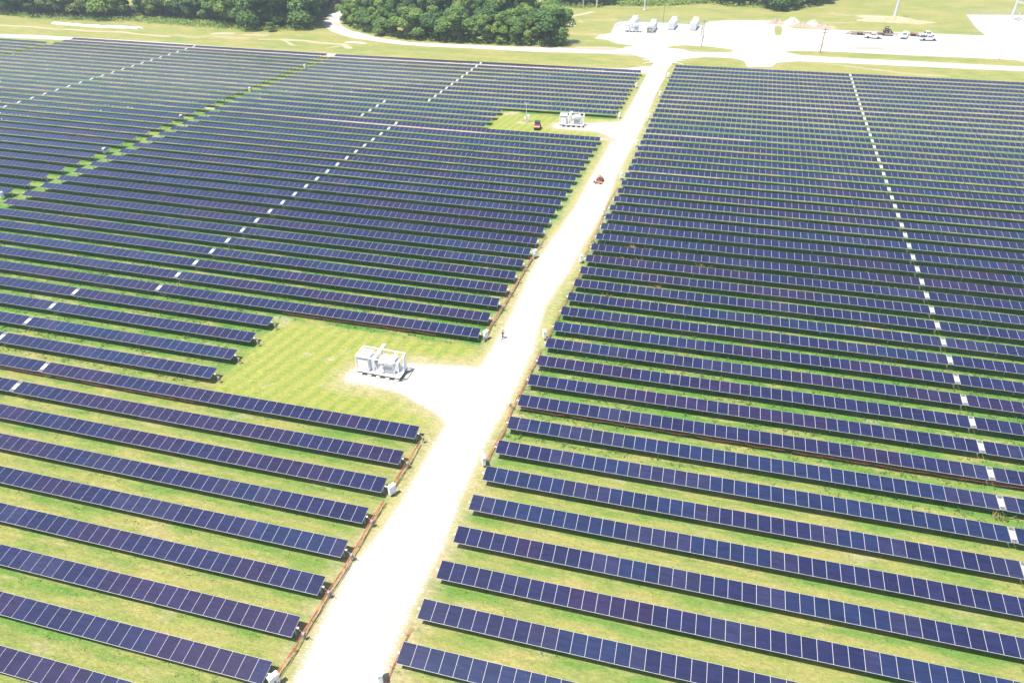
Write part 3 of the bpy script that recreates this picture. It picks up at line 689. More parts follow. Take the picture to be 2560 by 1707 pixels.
s3 = copy_tree(sk); x, y = G(1561.3, 81); s3.location = (x, y, H(x, y)); s3.rotation_euler = (0, 0, 0.06); tag(s3, 'white caged skid far back on the fenced gravel pad', 'inverter skid', 'white inverter skids')

# ------------------------------------------------------------------ container units on the fenced pad
def make_container():
    r = empty('equipment_container', (0, 0, 0)); b = MB(); L = 9.0
    b.box((0, L/2, 1.45), (2.3, L, 2.5), 0, None, 0.03); b.box((0, L/2, 0.1), (2.0, L-0.3, 0.2), 1); bd = b.build('body', [M['white'], M['grey']], r)
    for s in (-1, 1):
        d = MB(); d.box((s*0.55, -0.02, 1.45), (1.02, 0.04, 2.2), 0, None, 0.01); dd = d.build('door', M['offwhite'], r)
        h = MB(); h.box((s*0.12, -0.06, 1.4), (0.04, 0.04, 0.5)); h.build('handle', M['grey'], dd)
    for yy in (5.6, 7.6):
        a = MB(); a.box((0, yy, 3.1), (1.7, 1.5, 0.8), 0, None, 0.03); a.lathe([(0.5, 0), (0.5, 0.08), (0.1, 0.1)], (0, yy, 3.5), 14, 1); a.build('cooling_unit', [M['white'], M['grey']], r)
    return r
cn = make_container(); spots = [(-19.29, 287.72, 'white container on the fenced pad beside a grey cabinet, second unit from the left'), (-11.93, 294.58, 'white container on the fenced pad, third unit from the left'),
                                (-3.68, 295.08, 'white container on the fenced pad, fourth unit, beside the fence end'), (-27.15, 293.89, 'white container on the fenced pad directly behind the caged skid')]
for i, (x, y, lb) in enumerate(spots):
    o = cn if i == 0 else copy_tree(cn); o.location = (x, y, H(x, y)); o.rotation_euler = (0, 0, -0.10)
    tag(o, lb, 'container', 'white containers on the fenced pad')
x, y = G(1623, 83); r = empty('control_cabinet', (x, y, H(x, y)), 0, 'grey control cabinet standing in front of a white container', 'cabinet')
b = MB(); b.box((0, 0, 1.0), (1.9, 0.7, 1.7), 0, None, 0.02); b.box((0, 0, 0.08), (1.8, 0.6, 0.16), 1); b.build('enclosure', [M['tgrey'], M['conc']], r)
b = MB(); b.lathe([(0.25, 0), (0.25, 0.04), (0.1, 0.05)], (0, 0, 0), 12); b.build('fan_grille', M['white'], r, (0.2, -0.36, 1.1), (R(90), 0, 0))
x, y = G(1629, 86); r = empty('meter_box', (x, y, H(x, y)), 0, 'small dark meter box right of the grey control cabinet', 'meter box')
b = MB(); b.box((0, 0, 0.75), (0.45, 0.35, 1.3), 0, None, 0.02); b.build('enclosure', M['grey'], r); b = MB(); b.box((0, 0, 0.06), (0.6, 0.5, 0.12)); b.build('base', M['conc'], r)

# ------------------------------------------------------------------ fences
def chain_fence(pts, h, label, step=3.0):
    (x0, y0) = pts[0]; z0 = H(x0, y0); r = empty('chain_link_fence', (x0, y0, z0), 0, label, 'fence')
    pm = MB(); pm.tube([(0, 0, -0.1), (0, 0, h)], 0.045, 0, 6); pm = pm.mesh('post', M['galv']); rail = MB(); wire = MB()
    for (ax, ay), (bx, by) in zip(pts[:-1], pts[1:]):
        L = math.hypot(bx-ax, by-ay); n = max(1, round(L/step))
        P = [(ax+(bx-ax)*i/n, ay+(by-ay)*i/n) for i in range(n+1)]
        for p in P[:-1]+([P[-1]] if (bx, by) == tuple(pts[-1]) else []): link('post', pm, r, (p[0]-x0, p[1]-y0, H(*p)-z0))
        for a, c in zip(P[:-1], P[1:]):
            A = Vector((a[0]-x0, a[1]-y0, H(*a)-z0)); B2 = Vector((c[0]-x0, c[1]-y0, H(*c)-z0)); u = Vector((0, 0, 1))
            rail.beam(A+u*(h-0.03), B2+u*(h-0.03), 0.05); 
            for i in range(9): wire.beam(A+u*(0.08+i*(h-0.15)/8), B2+u*(0.08+i*(h-0.15)/8), 0.014)
            for i in range(12): q = A+(B2-A)*((i+0.5)/12); wire.beam(q+u*0.05, q+u*(h-0.05), 0.014)
    rail.build('top_rail', M['galv'], r); wire.build('wire_mesh', M['galv'], r); return r
f9 = lambda x, y: G(1540+x/9.4, 30+y/9.4)
chain_fence([G(1534, 70), f9(170, 250), f9(1000, 285), f9(2030, 312), G(1750, 92)], 1.9, 'chain link fence round the gravel pad with white containers')
chain_fence([G(2420, 35), G(2424, 36.5), G(2480, 37.2), G(2600, 38.5)], 2.0, 'chain link fence along the back of the far right gravel pad')
chain_fence([G(1408, 113), G(1426, 113.5), G(1447, 113)], 1.8, 'short chain link fence at the right end of the roadside wood')

# ------------------------------------------------------------------ poles
def wood_pole(u, v, h, label, arms=1, pot=None, r0=0.16):
    x, y = G(u, v); r = empty('utility_pole', (x, y, H(x, y)), 0, label, 'utility pole', 'wooden utility poles')
    b = MB(); b.tube([(0, 0, -0.3), (0.02, 0, h*0.5), (0, 0, h)], [r0, r0*0.85, r0*0.65], 0, 8); b.build('pole', M['wood'], r)
    for i in range(arms):
        b = MB(); b.box((0, 0.14, h-0.4-0.9*i), (2.2, 0.1, 0.12)); a = b.build('crossarm', M['wood'], r)
        for xx in (-0.95, -0.45, 0.45, 0.95):
            k = MB(); k.lathe([(0.05, 0), (0.08, 0.06), (0.05, 0.1), (0.07, 0.16), (0.03, 0.22)], (xx, 0.14, h-0.34-0.9*i), 8); k.build('insulator', M['lgrey'], a)
    if pot:
        b = MB(); b.lathe([(0.2, 0), (0.24, 0.04), (0.24, 0.75), (0.15, 0.85)], (0.28, 0, pot), 10); b.build('transformer_can', M['grey'], r)
    return r
wood_pole(2050, 133, 7.7, 'brown wooden pole with crossarms on the grass strip, beside the vehicles', 2)
wood_pole(1753.6, 117, 8.6, 'wooden pole with a grey can, on the small grass island', 1, 2.9, 0.13)
wood_pole(1639, 86, 5.4, 'thin dark pole at the front of the fenced gravel pad', 0, None, 0.12)
wood_pole(1657, 60, 6.2, 'thin dark pole at the back of the fenced gravel pad', 0, None, 0.10)
wood_pole(2498, 150, 3.9, 'short leaning post at the right end of the grass strip', 0, None, 0.07).rotation_euler = (0, R(4), 0)
for u, v, h, lb in ((1915, 112, 1.4, 'pale standpipe post standing alone on the gravel yard'), (1932, 113, 2.4, 'thin pale rod right of the standpipe on the gravel yard')):
    x, y = G(u, v); r = empty('marker_post', (x, y, H(x, y)), 0, lb, 'post')
    b = MB(); b.tube([(0, 0, -0.1), (0, 0, h)], 0.05, 0, 8); b.build('post', M['lgrey'], r); b = MB(); b.box((0, 0, 0.12), (0.7, 0.5, 0.24), 0, None, 0.04); b.build('base', M['conc'], r)
def steel_pole(u, v, h, label, r0):
    x, y = G(u, v); r = empty('transmission_pole', (x, y, H(x, y)), 0, label, 'power pole', 'pale steel power poles')
    b = MB(); b.tube([(0, 0, 0.5), (0, 0, h)], [r0, r0*0.5], 0, 12); b.build('shaft', M['steel'], r)
    b = MB(); b.lathe([(r0*2.0, -0.2), (r0*2.0, 0.45), (r0*1.3, 0.5)], (0, 0, 0), 12); b.build('footing', M['conc'], r)
    for i in range(3):
        a = MB(); a.tube([(0, 0, h-2-2.6*i), ((-1)**i*1.6, 0, h-1.6-2.6*i)], [0.12, 0.07]); aa = a.build('arm', M['steel'], r)
        k = MB(); k.lathe([(0.12, 0), (0.06, 0.2), (0.12, 0.4), (0.06, 0.6), (0.1, 0.8)], ((-1)**i*1.6, 0, h-2.4-2.6*i), 8); k.build('insulator', M['lgrey'], aa)
steel_pole(1611, 27, 24, 'pale grey steel power pole behind the fenced pad, top out of view', 0.32)
steel_pole(2235, 46, 26, 'pale grey steel power pole rising from a heap of straw-coloured soil', 0.55)
# dead-end structure in the right hand yard
x0, y0 = G(2527, 50); r = empty('switchyard_structure', (x0, y0, H(x0, y0)), 0, 'tall pale steel switchyard frame cut by the right edge', 'switchyard frame')
LG = [(0, 0), (2.4, -8.5), (7.2, -8.0), (5.0, 0.4)]
for lx, ly in LG:
    b = MB(); b.tube([(lx, ly, 0.3), (lx, ly, 20)], [0.46, 0.34], 0, 10); l = b.build('leg', M['steel'], r)
    b = MB(); b.lathe([(0.8, -0.1), (0.8, 0.3), (0.5, 0.34)], (lx, ly, 0), 12); b.build('footing', M['conc'], l)
for z in (6.5, 8.0, 13, 19):
    b = MB()
    for (ax, ay), (bx, by) in zip(LG, LG[1:]+LG[:1]): b.beam((ax, ay, z), (bx, by, z), 0.22, 0.28)
    b.build('crossbeam', M['steel'], r)
for (xx, yy) in ((1.2, -3.2), (3.2, -4.5), (4.6, -2.6)):
    b = MB(); b.lathe([(0.25, 0.0), (0.2, 1.6), (0.3, 1.7), (0.15, 1.9), (0.28, 2.1), (0.14, 2.4), (0.26, 2.6), (0.1, 3.2)], (xx, yy, 0), 10); b.build('insulator_stand', M['lgrey'], r)
# pipe gates across the road mouth
def pipe_gate(u, v, sgn, label):
    x, y = G(u, v); r = empty('pipe_gate', (x, y, H(x, y)), 0, label, 'gate', 'white pipe gates at the road mouth')
    b = MB(); b.tube([(0, 0, -0.1), (0, 0, 2.6)], 0.09, 0, 8); b.build('post', M['offwhite'], r)
    b = MB(); b.tube([(sgn*0.1, 0, 1.15), (sgn*3.8, 0.6, 1.1)], 0.06); b.tube([(sgn*0.1, 0, 0.9), (sgn*3.6, -0.9, 0.25)], 0.05); b.tube([(sgn*0.1, 0, 0.5), (sgn*1.6, -0.4, 0.55)], 0.05); b.build('bar', M['white'], r)
pipe_gate(1635, 161, -1, 'white pipe gate folded open left of the road mouth')
pipe_gate(1681, 161, 1, 'white pipe gate folded open right of the road mouth')
# yellow markers
for u, v, wd, lb in ((1426, 337, 0.26, 'thick yellow marker post in the grass below the far skid'), (1471.5, 338.5, 0.11, 'thin yellow marker post right of the thick one')):
    x, y = G(u, v); r = empty('marker_post', (x, y, H(x, y)), 0, lb, 'marker post')
    b = MB(); b.lathe([(wd/2, -0.1), (wd/2, 1.2), (wd/2*0.8, 1.3), (0.01, 1.33)], (0, 0, 0), 10); b.build('post', M['yellow'], r)
    b = MB(); b.lathe([(wd/2+0.006, 1.0), (wd/2+0.006, 1.12)], (0, 0, 0), 10); b.build('reflective_band', M['white'], r)
# weather mast
x, y = G(1316, 307.8); r = empty('weather_mast', (x, y, H(x, y)), 0, 'slim white weather mast with boxes, left of the red buggy', 'weather mast')
b = MB(); b.tube([(0, 0, 0), (0, 0, 2.4), (0, 0, 5.1)], [0.07, 0.06, 0.03], 0, 8); b.build('mast', M['white'], r)
for a in (0.5, 2.6, 4.7):
    b = MB(); b.tube([(math.cos(a)*0.8, math.sin(a)*0.8, 0), (0.03*math.cos(a), 0.03*math.sin(a), 2.0)], 0.035); b.build('leg', M['galv'], r)
b = MB(); b.box((-0.3, -0.1, 1.25), (0.45, 0.3, 0.7), 0, None, 0.02); b.build('logger_box', M['white'], r)
b = MB(); b.box((0, 0, 5.0), (0.9, 0.04, 0.04)); b.lathe([(0.07, 0), (0.07, 0.12)], (0.42, 0, 5.02), 8); b.lathe([(0.05, 0), (0.09, 0.1), (0.02, 0.14)], (-0.42, 0, 5.02), 8); b.build('sensor_arm', M['white'], r)
x, y = G(1321, 304); r = empty('sensor_cabinet', (x, y, H(x, y)), 0.2, 'white sensor cabinet on a post right of the weather mast', 'cabinet')
b = MB(); b.box((0, 0, 1.1), (0.55, 0.35, 1.0), 0, None, 0.02); b.build('enclosure', M['white'], r); b = MB(); b.box((0, 0, 0.3), (0.08, 0.08, 0.7)); b.build('post', M['galv'], r)

# ------------------------------------------------------------------ vehicles
def wheel(parent, loc, rad, wd, rim='lgrey'):
    b = MB(); b.lathe([(rad*0.55, -wd/2), (rad*0.93, -wd/2), (rad, -wd/3), (rad, wd/3), (rad*0.93, wd/2), (rad*0.55, wd/2)], (0, 0, 0), 18, 0, 'X')
    t = b.build('wheel', M['rubber'], parent, loc); b = MB(); b.lathe([(rad*0.57, -wd*0.42), (rad*0.57, wd*0.42), (rad*0.2, wd*0.46)], (0, 0, 0), 14, 0, 'X'); b.build('rim', M[rim], t); return t
def pickup(name, loc, rz, label, cat, paint='white', dark_bed=False, van=False):
    """length along y, front towards -y"""
    r = empty(name, loc, rz, label, cat); hw = 0.98
    b = MB()
    low = [(2.85, 0.55), (2.85, 1.08), (0.9, 1.14), (-1.35, 1.16), (-2.6, 1.05), (-2.85, 0.9), (-2.85, 0.45), (-2.3, 0.42)]
    fr = [(-2.25, 0.42), (-2.2, 0.68), (-1.95, 0.86), (-1.6, 0.86), (-1.35, 0.68), (-1.3, 0.42)]; rr = [(1.25, 0.42), (1.3, 0.68), (1.55, 0.86), (1.9, 0.86), (2.15, 0.68), (2.2, 0.42)]
    poly = low[:-1]+fr+rr+[(2.6, 0.48)]
    b.prism([(p[0], p[1]) for p in poly], -hw, hw, 0, 'YZ'); bd = b.build('body', M[paint], r)
    b = MB(); roof = 1.92
    rear = 2.7 if van else 0.95
    b.prism([(-1.35, 1.15), (-0.65, roof-0.03), (-0.4, roof), (rear-0.35, roof), (rear, 1.15)], -hw+0.1, hw-0.1, 0, 'YZ'); cb = b.build('cab', M[paint], r)
    b = MB(); b.add([(-0.78, -1.31, 1.2), (0.78, -1.31, 1.2), (0.72, -0.72, roof-0.1), (-0.72, -0.72, roof-0.1)], [(0, 1, 2, 3)]); b.add([(-0.78, rear+0.012, 1.2), (0.78, rear+0.012, 1.2), (0.72, rear-0.30, roof-0.08), (-0.72, rear-0.30, roof-0.08)], [(3, 2, 1, 0)])
    b.v = [(p[0], p[1]-0.02*(1 if p[1] < 0 else -1), p[2]+0.01) for p in b.v]; b.build('windscreen', M['glass'], cb)
    for s in (-1, 1):
        for ya, yb2 in ((-0.95, -0.1), (0.0, 0.62)):
            b = MB(); xx = s*(hw-0.085); b.add([(xx, ya, 1.22), (xx, yb2, 1.22), (xx, yb2-0.08, roof-0.12), (xx, ya+(0.42 if ya < -0.5 else 0.0), roof-0.12)], [(0, 1, 2, 3)]); b.build('window', M['glass'], cb)
        b = MB(); b.box((s*0.72, -2.86, 0.86), (0.36, 0.06, 0.18), 0, None, 0.01); b.build('headlight', M['lens'], r)
        b = MB(); b.box((s*0.85, 2.86, 0.92), (0.16, 0.05, 0.3), 0, None, 0.01); b.build('tail_light', M['red'], r)
        b = MB(); b.box((s*1.08, -0.95, 1.25), (0.2, 0.12, 0.18), 0, None, 0.02); b.build('mirror', M['dark'], r)
        for yy in (-1.78, 1.72): wheel(r, (s*0.86, yy, 0.4), 0.4, 0.26)
    b = MB(); b.box((0, -2.9, 0.55), (1.9, 0.12, 0.22), 0, None, 0.02); b.box((0, 2.9, 0.6), (1.9, 0.12, 0.2), 0, None, 0.02); b.build('bumper', M['grey'], r)
    b = MB(); b.box((0, -2.87, 0.82), (0.95, 0.05, 0.26), 0, None, 0.01); b.build('grille', M['dark'], r)
    if not van:
        b = MB(); b.box((0, 1.9, 1.115), (1.6, 1.7, 0.06)); b.build('bed_liner', M['dark' if dark_bed else 'grey'], r)
    return r
def at(u, v): x, y = G(u, v); return (x, y, H(x, y))
pickup('pickup_truck', at(2182, 96.5), R(-96), 'white pickup parked side-on in front of the brown trailers', 'pickup truck')
pickup('utility_car', at(2260, 95.5), R(-18), 'white car facing the camera between trailer and tow hitch', 'car', van=True)
pk = pickup('pickup_truck', at(2319, 102), R(98), 'white pickup with dark gear in its bed, nearest of the vehicles', 'pickup truck', dark_bed=True)
for i, (yy, zz, sx, sz) in enumerate(((1.5, 1.35, 1.5, 0.5), (2.3, 1.3, 1.3, 0.4))):
    b = MB(); b.box((0, yy, zz), (sx, 0.7, sz), 0, None, 0.05); b.box((0.2, yy+0.1, zz+sz/2+0.12), (0.7, 0.4, 0.24), 0, None, 0.03); b.box((-0.35, yy-0.1, zz+sz/2+0.05), (0.4, 0.4, 0.14), 1, None, 0.03)
    o = b.build('tool_box', [M['dark'], M['grey']], None, at(2319, 102), (0, 0, R(98))); tag(o, 'dark tool box lying in the bed of the nearest pickup, ' + ('by the cab' if i == 0 else 'by the tailgate'), 'tool box')
pickup('pickup_truck', at(2316, 93), R(95), 'white pickup half hidden behind the nearest vehicle', 'pickup truck')
def trailer(loc, rz, L, label):
    r = empty('flatbed_trailer', loc, rz, label, 'trailer', 'brown flatbed trailers')
    b = MB(); b.box((0, 0, 0.82), (2.2, L, 0.12)); b.build('deck', M['wood'], r)
    b = MB()
    for s in (-1, 1): b.box((s*1.12, 0, 0.75), (0.1, L, 0.24)); b.beam((s*1.0, -L/2, 0.65), (0, -L/2-1.8, 0.6), 0.12)
    b.box((0, -L/2-1.9, 0.58), (0.2, 0.5, 0.16)); b.tube([(0, -L/2-1.3, 0), (0, -L/2-1.3, 1.0)], 0.06); b.build('frame', M['rust'], r)
    for s in (-1, 1):
        for yy in (0.8, 1.8): wheel(r, (s*1.22, yy, 0.4), 0.4, 0.24)
        b = MB(); b.box((s*1.22, 1.3, 0.9), (0.32, 2.1, 0.06), 0, None, 0.02); b.build('fender', M['rust'], r)
        b = MB(); b.box((s*0.7, L/2+0.75, 0.4), (0.6, 1.5, 0.08), 0, Matrix.Rotation(R(-30), 3, 'X')); b.build('ramp', M['rust'], r)
    return r
trailer(at(2158, 87.5), R(85), 9.0, 'long brown flatbed trailer behind the side-on white pickup')
trailer(at(2212, 89), R(88), 5.5, 'brown flatbed trailer carrying the black and yellow loader')
trailer(at(2291, 90.5), R(84), 3.2, 'short low brown trailer between white car and nearest pickups')
x, y, z = at(2214, 88.5); r = empty('skid_loader', (x, y, z+0.9), R(92), 'black and yellow skid loader standing on the brown trailer', 'loader')
b = MB(); b.box((0, 0.2, 0.75), (1.2, 2.1, 0.7), 0, None, 0.05); b.build('chassis', M['rust'], r)
b = MB()
for s in (-1, 1):
    b.beam((s*0.5, -0.5, 1.1), (s*0.48, -0.35, 2.05), 0.08); b.beam((s*0.5, 0.7, 1.1), (s*0.48, 0.6, 2.05), 0.08); b.beam((s*0.48, -0.4, 2.05), (s*0.48, 0.65, 2.05), 0.08)
b.box((0, 0.12, 2.1), (1.05, 1.15, 0.06)); b.build('cab_frame', M['dark'], r)
b = MB()
for s in (-1, 1): b.beam((s*0.72, 1.0, 1.5), (s*0.72, -1.3, 1.0), 0.14, 0.2); b.beam((s*0.72, -1.3, 1.0), (s*0.72, -1.6, 0.35), 0.12)
b.build('lift_arm', M['dark'], r)
b = MB(); b.prism([(-1.5, 0.1), (-2.2, 0.1), (-2.25, 0.2), (-1.65, 0.25), (-1.6, 0.75), (-1.5, 0.75)], -0.85, 0.85, 0, 'YZ'); b.build('bucket', M['dark'], r)
for s in (-1, 1):
    for yy in (-0.55, 0.65): wheel(r, (s*0.72, yy, 0.38), 0.38, 0.26, 'yellow')
# red utility buggy
x, y, z = at(1343.5, 322); r = empty('utility_buggy', (x, y, z), R(8), 'red four wheel utility buggy with dark roof on the far yard', 'buggy')
b = MB(); b.prism([(-1.45, 0.5), (-1.5, 0.8), (-1.3, 0.98), (-0.7, 1.12), (-0.6, 0.62), (0.3, 0.6), (0.35, 0.95), (1.5, 0.98), (1.5, 0.55), (0.5, 0.42), (-1.0, 0.42)], -0.68, 0.68, 0, 'YZ'); b.build('body', M['red'], r)
b = MB(); b.box((0, 1.0, 1.0), (1.25, 1.0, 0.3), 0, None, 0.03); b.build('cargo_bed', M['dark'], r)
b = MB()
for s in (-1, 1): b.beam((s*0.64, -0.7, 1.05), (s*0.6, -0.35, 1.9), 0.06); b.beam((s*0.64, 0.45, 0.95), (s*0.6, 0.4, 1.9), 0.06); b.beam((s*0.6, -0.35, 1.9), (s*0.6, 0.4, 1.9), 0.06)
b.build('roll_cage', M['dark'], r)
b = MB(); b.box((0, 0.02, 1.95), (1.38, 1.05, 0.06), 0, None, 0.02); b.build('roof', M['dark'], r)
b = MB(); b.add([(-0.6, -0.73, 1.1), (0.6, -0.73, 1.1), (0.56, -0.4, 1.86), (-0.56, -0.4, 1.86)], [(0, 1, 2, 3)]); b.build('windscreen', M['glass'], r)
b = MB(); b.box((0, 0.1, 0.75), (1.2, 0.5, 0.25), 0, None, 0.05); b.box((0, 0.35, 1.1), (1.2, 0.14, 0.6), 0, None, 0.05); b.build('seat', M['dark'], r)
b = MB(); b.box((0, -1.5, 0.6), (1.1, 0.12, 0.4), 0, None, 0.04); b.build('bumper', M['dark'], r)
for s in (-1, 1):
    b = MB(); b.box((s*0.45, -1.47, 0.85), (0.22, 0.06, 0.12), 0, None, 0.01); b.build('headlight', M['lens'], r)
    for yy in (-1.05, 1.05): wheel(r, (s*0.68, yy, 0.34), 0.34, 0.28)
# orange mower
MX, MY, MZ = at(1498.5, 456); MROT = R(-6)
r = empty('ride_on_mower', (MX, MY, MZ), MROT, 'orange ride-on mower on the white road, carrying a driver', 'mower')
b = MB(); b.box((0, 0.35, 0.55), (0.85, 1.1, 0.35), 0, None, 0.06); b.box((0, 0.8, 0.8), (0.8, 0.5, 0.3), 0, None, 0.06); b.box((0, -0.35, 0.36), (0.6, 0.8, 0.1), 0, None, 0.02); b.build('chassis', M['orange'], r)
b = MB(); b.box((0, -0.55, 0.22), (1.5, 0.85, 0.16), 0, None, 0.05); b.box((-0.95, -0.5, 0.25), (0.5, 0.5, 0.1), 1, None, 0.03); b.build('mower_deck', [M['orange'], M['rubber']], r)
b = MB(); b.box((0, 0.25, 0.78), (0.5, 0.45, 0.1), 0, None, 0.04); b.box((0, 0.5, 1.0), (0.5, 0.12, 0.45), 0, None, 0.04); b.build('seat', M['dark'], r)
for s in (-1, 1):
    b = MB(); b.tube([(s*0.5, 0.62, 0.6), (s*0.48, 0.66, 1.7), (s*0.3, 0.68, 1.78)], 0.035); b.build('roll_bar', M['dark'], r)
    b = MB(); b.tube([(s*0.42, 0.1, 0.65), (s*0.40, -0.05, 1.0), (s*0.22, -0.1, 1.05)], 0.022); b.build('lever', M['dark'], r)
    wheel(r, (s*0.62, 0.62, 0.34), 0.34, 0.3); wheel(r, (s*0.5, -1.15, 0.17), 0.17, 0.12)
    b = MB(); b.beam((s*0.3, -0.7, 0.42), (s*0.5, -1.15, 0.36), 0.07); b.build('caster_arm', M['orange'], r)

# ------------------------------------------------------------------ people
def person(loc, rz, J, segs, label, extras, name='person'):
    """J: joints {name:(x,y,z,r)}; segs: list of (a,b,material index); facing -y"""
    me = bpy.data.meshes.new(name); ks = list(J); idx = {k: i for i, k in enumerate(ks)}
    me.from_pydata([J[k][:3] for k in ks], [(idx[a], idx[b2]) for a, b2, _ in segs], [])
    o = bpy.data.objects.new(name, me); C.objects.link(o)
    sm = o.modifiers.new('skin', 'SKIN'); sm.use_smooth_shade = True
    for i, k in enumerate(ks):
        rr = J[k][3]; sv = me.skin_vertices[0].data[i]; sv.radius = rr if isinstance(rr, tuple) else (rr, rr); sv.use_root = (k == 'pelvis')
    ss = o.modifiers.new('sub', 'SUBSURF'); ss.levels = 2; ss.render_levels = 2
    dg = bpy.context.evaluated_depsgraph_get(); nm = bpy.data.meshes.new_from_object(o.evaluated_get(dg)); nm.name = name
    o.modifiers.clear(); o.data = nm
    nm.materials.clear()
    for mm in extras['mats']: nm.materials.append(M[mm])
    A = np.array([J[a][:3] for a, _, _ in segs]); B2 = np.array([J[c][:3] for _, c, _ in segs]); mi = np.array([s[2] for s in segs])
    for p in nm.polygons:
        c = np.array(p.center); e = B2-A; t = np.clip(((c-A)*e).sum(1)/((e*e).sum(1)+1e-9), 0, 1)
        p.material_index = int(mi[(((A+e*t[:, None])-c)**2).sum(1).argmin()])
    o.location = loc; o.rotation_euler = (0, 0, rz); tag(o, label, 'person'); return o
def hand(J, segs, side, wr, d, m):
    """palm and five curled fingers growing from wrist joint wr along direction d"""
    w_ = Vector(J[wr][:3]); d = Vector(d).normalized(); ax = d.cross(Vector((0, 1, 0))).normalized(); n_ = ax.cross(d)
    pk = side+'palm'; p = w_+d*0.055; J[pk] = (*p, (0.022, 0.034)); segs.append((wr, pk, m))
    for i, L in enumerate((0.075, 0.085, 0.08, 0.06)):
        q = p+d*0.035+n_*(0.028-0.019*i); e = q+d*L*0.5+ax*0.008; g = e+d*L*0.4+ax*0.028
        J[side+'k%d' % i] = (*q, 0.010); J[side+'e%d' % i] = (*e, 0.009); J[side+'g%d' % i] = (*g, 0.008)
        segs += [(pk, side+'k%d' % i, m), (side+'k%d' % i, side+'e%d' % i, m), (side+'e%d' % i, side+'g%d' % i, m)]
    q = p+n_*0.04-d*0.005; e = q+n_*0.022+d*0.03
    J[side+'t0'] = (*q, 0.011); J[side+'t1'] = (*e, 0.009); segs += [(pk, side+'t0', m), (side+'t0', side+'t1', m)]
# walking towards the camera with one leg forward
J = {'pelvis': (0, 0, 0.98, (0.16, 0.115)), 'waist': (0, 0.0, 1.12, (0.145, 0.10)), 'chest': (0, -0.01, 1.36, (0.185, 0.125)), 'neck': (0, -0.01, 1.53, 0.058), 'chin': (0, -0.03, 1.60, (0.062, 0.075)), 'brow': (0, -0.025, 1.69, (0.078, 0.095)), 'crown': (0, -0.01, 1.77, (0.062, 0.07)), 'nose': (0, -0.125, 1.655, 0.014)}
sg = [('pelvis', 'waist', 0), ('waist', 'chest', 1), ('chest', 'neck', 1), ('neck', 'chin', 2), ('chin', 'brow', 2), ('brow', 'crown', 2), ('chin', 'nose', 2)]
for s, sd_, fy in (('l', 1, -0.28), ('r', -1, 0.30)):
    J[s+'hip'] = (sd_*0.095, 0, 0.90, 0.098); J[s+'knee'] = (sd_*0.11, fy*0.55-0.05, 0.50, 0.066); J[s+'ank'] = (sd_*0.11, fy, 0.10 if fy < 0 else 0.14, 0.046); J[s+'toe'] = (sd_*0.125, fy-0.19, 0.045, 0.038)
    sg += [('pelvis', s+'hip', 0), (s+'hip', s+'knee', 0), (s+'knee', s+'ank', 0), (s+'ank', s+'toe', 3)]
    J[s+'sh'] = (sd_*0.19, 0, 1.45, 0.07); J[s+'el'] = (sd_*0.26, -fy*0.35+0.03, 1.17, 0.048); J[s+'wr'] = (sd_*0.27, -fy*0.75-0.1, 0.95, 0.032)
    sg += [('chest', s+'sh', 1), (s+'sh', s+'el', 1), (s+'el', s+'wr', 2)]; hand(J, sg, s, s+'wr', (0, -0.25, -1), 2)
x, y, z = at(1257, 846)
wk = person((x, y, z), R(-25), J, sg, 'person in orange work shirt, dark trousers and white hard hat, walking on the road', {'mats': ['trouser', 'hivis', 'skin', 'dark']})
def hat(o, c, m):
    b = MB(); b.lathe([(0.155, -0.01), (0.16, 0.005), (0.115, 0.015), (0.108, 0.06), (0.075, 0.105), (0.02, 0.125)], (c[0], c[1]-0.02, c[2]), 14); b.build('hard_hat', M[m], o, smooth=True)
    e = MB()
    for s in (-1, 1): e.box((c[0]+s*0.032, c[1]-0.098, c[2]-0.055), (0.022, 0.012, 0.012), 0); e.box((c[0]+s*0.08, c[1], c[2]-0.075), (0.014, 0.035, 0.055), 1)
    e.box((c[0], c[1]-0.092, c[2]-0.125), (0.05, 0.012, 0.01), 1); e.build('face', [M['dark'], M['skin']], o)
hat(wk, (0, -0.015, 1.73), 'white')
b = MB(); b.box((0, -0.127, 1.27), (0.30, 0.012, 0.045)); b.box((0, 0.125, 1.27), (0.30, 0.012, 0.045)); b.build('reflective_band', M['hivisy'], wk)
# seated driver of the mower
J = {'pelvis': (0, 0.28, 0.93, (0.16, 0.12)), 'waist': (0, 0.30, 1.08, (0.145, 0.11)), 'chest': (0, 0.27, 1.31, (0.185, 0.13)), 'neck': (0, 0.25, 1.48, 0.058), 'chin': (0, 0.225, 1.55, (0.062, 0.075)), 'brow': (0, 0.225, 1.64, (0.078, 0.095)), 'crown': (0, 0.24, 1.72, (0.062, 0.07)), 'nose': (0, 0.125, 1.605, 0.014)}
sg = [('pelvis', 'waist', 0), ('waist', 'chest', 1), ('chest', 'neck', 1), ('neck', 'chin', 2), ('chin', 'brow', 2), ('brow', 'crown', 2), ('chin', 'nose', 2)]
for s, sd_ in (('l', 1), ('r', -1)):
    J[s+'hip'] = (sd_*0.1, 0.18, 0.92, 0.1); J[s+'knee'] = (sd_*0.17, -0.22, 0.93, 0.07); J[s+'ank'] = (sd_*0.17, -0.36, 0.50, 0.048); J[s+'toe'] = (sd_*0.18, -0.55, 0.455, 0.038)
    sg += [('pelvis', s+'hip', 0), (s+'hip', s+'knee', 0), (s+'knee', s+'ank', 0), (s+'ank', s+'toe', 3)]
    J[s+'sh'] = (sd_*0.19, 0.27, 1.40, 0.07); J[s+'el'] = (sd_*0.31, 0.16, 1.15, 0.048); J[s+'wr'] = (sd_*0.28, -0.04, 1.06, 0.032)
    sg += [('chest', s+'sh', 1), (s+'sh', s+'el', 1), (s+'el', s+'wr', 2)]; hand(J, sg, s, s+'wr', (-sd_*0.3, -1, -0.1), 2)
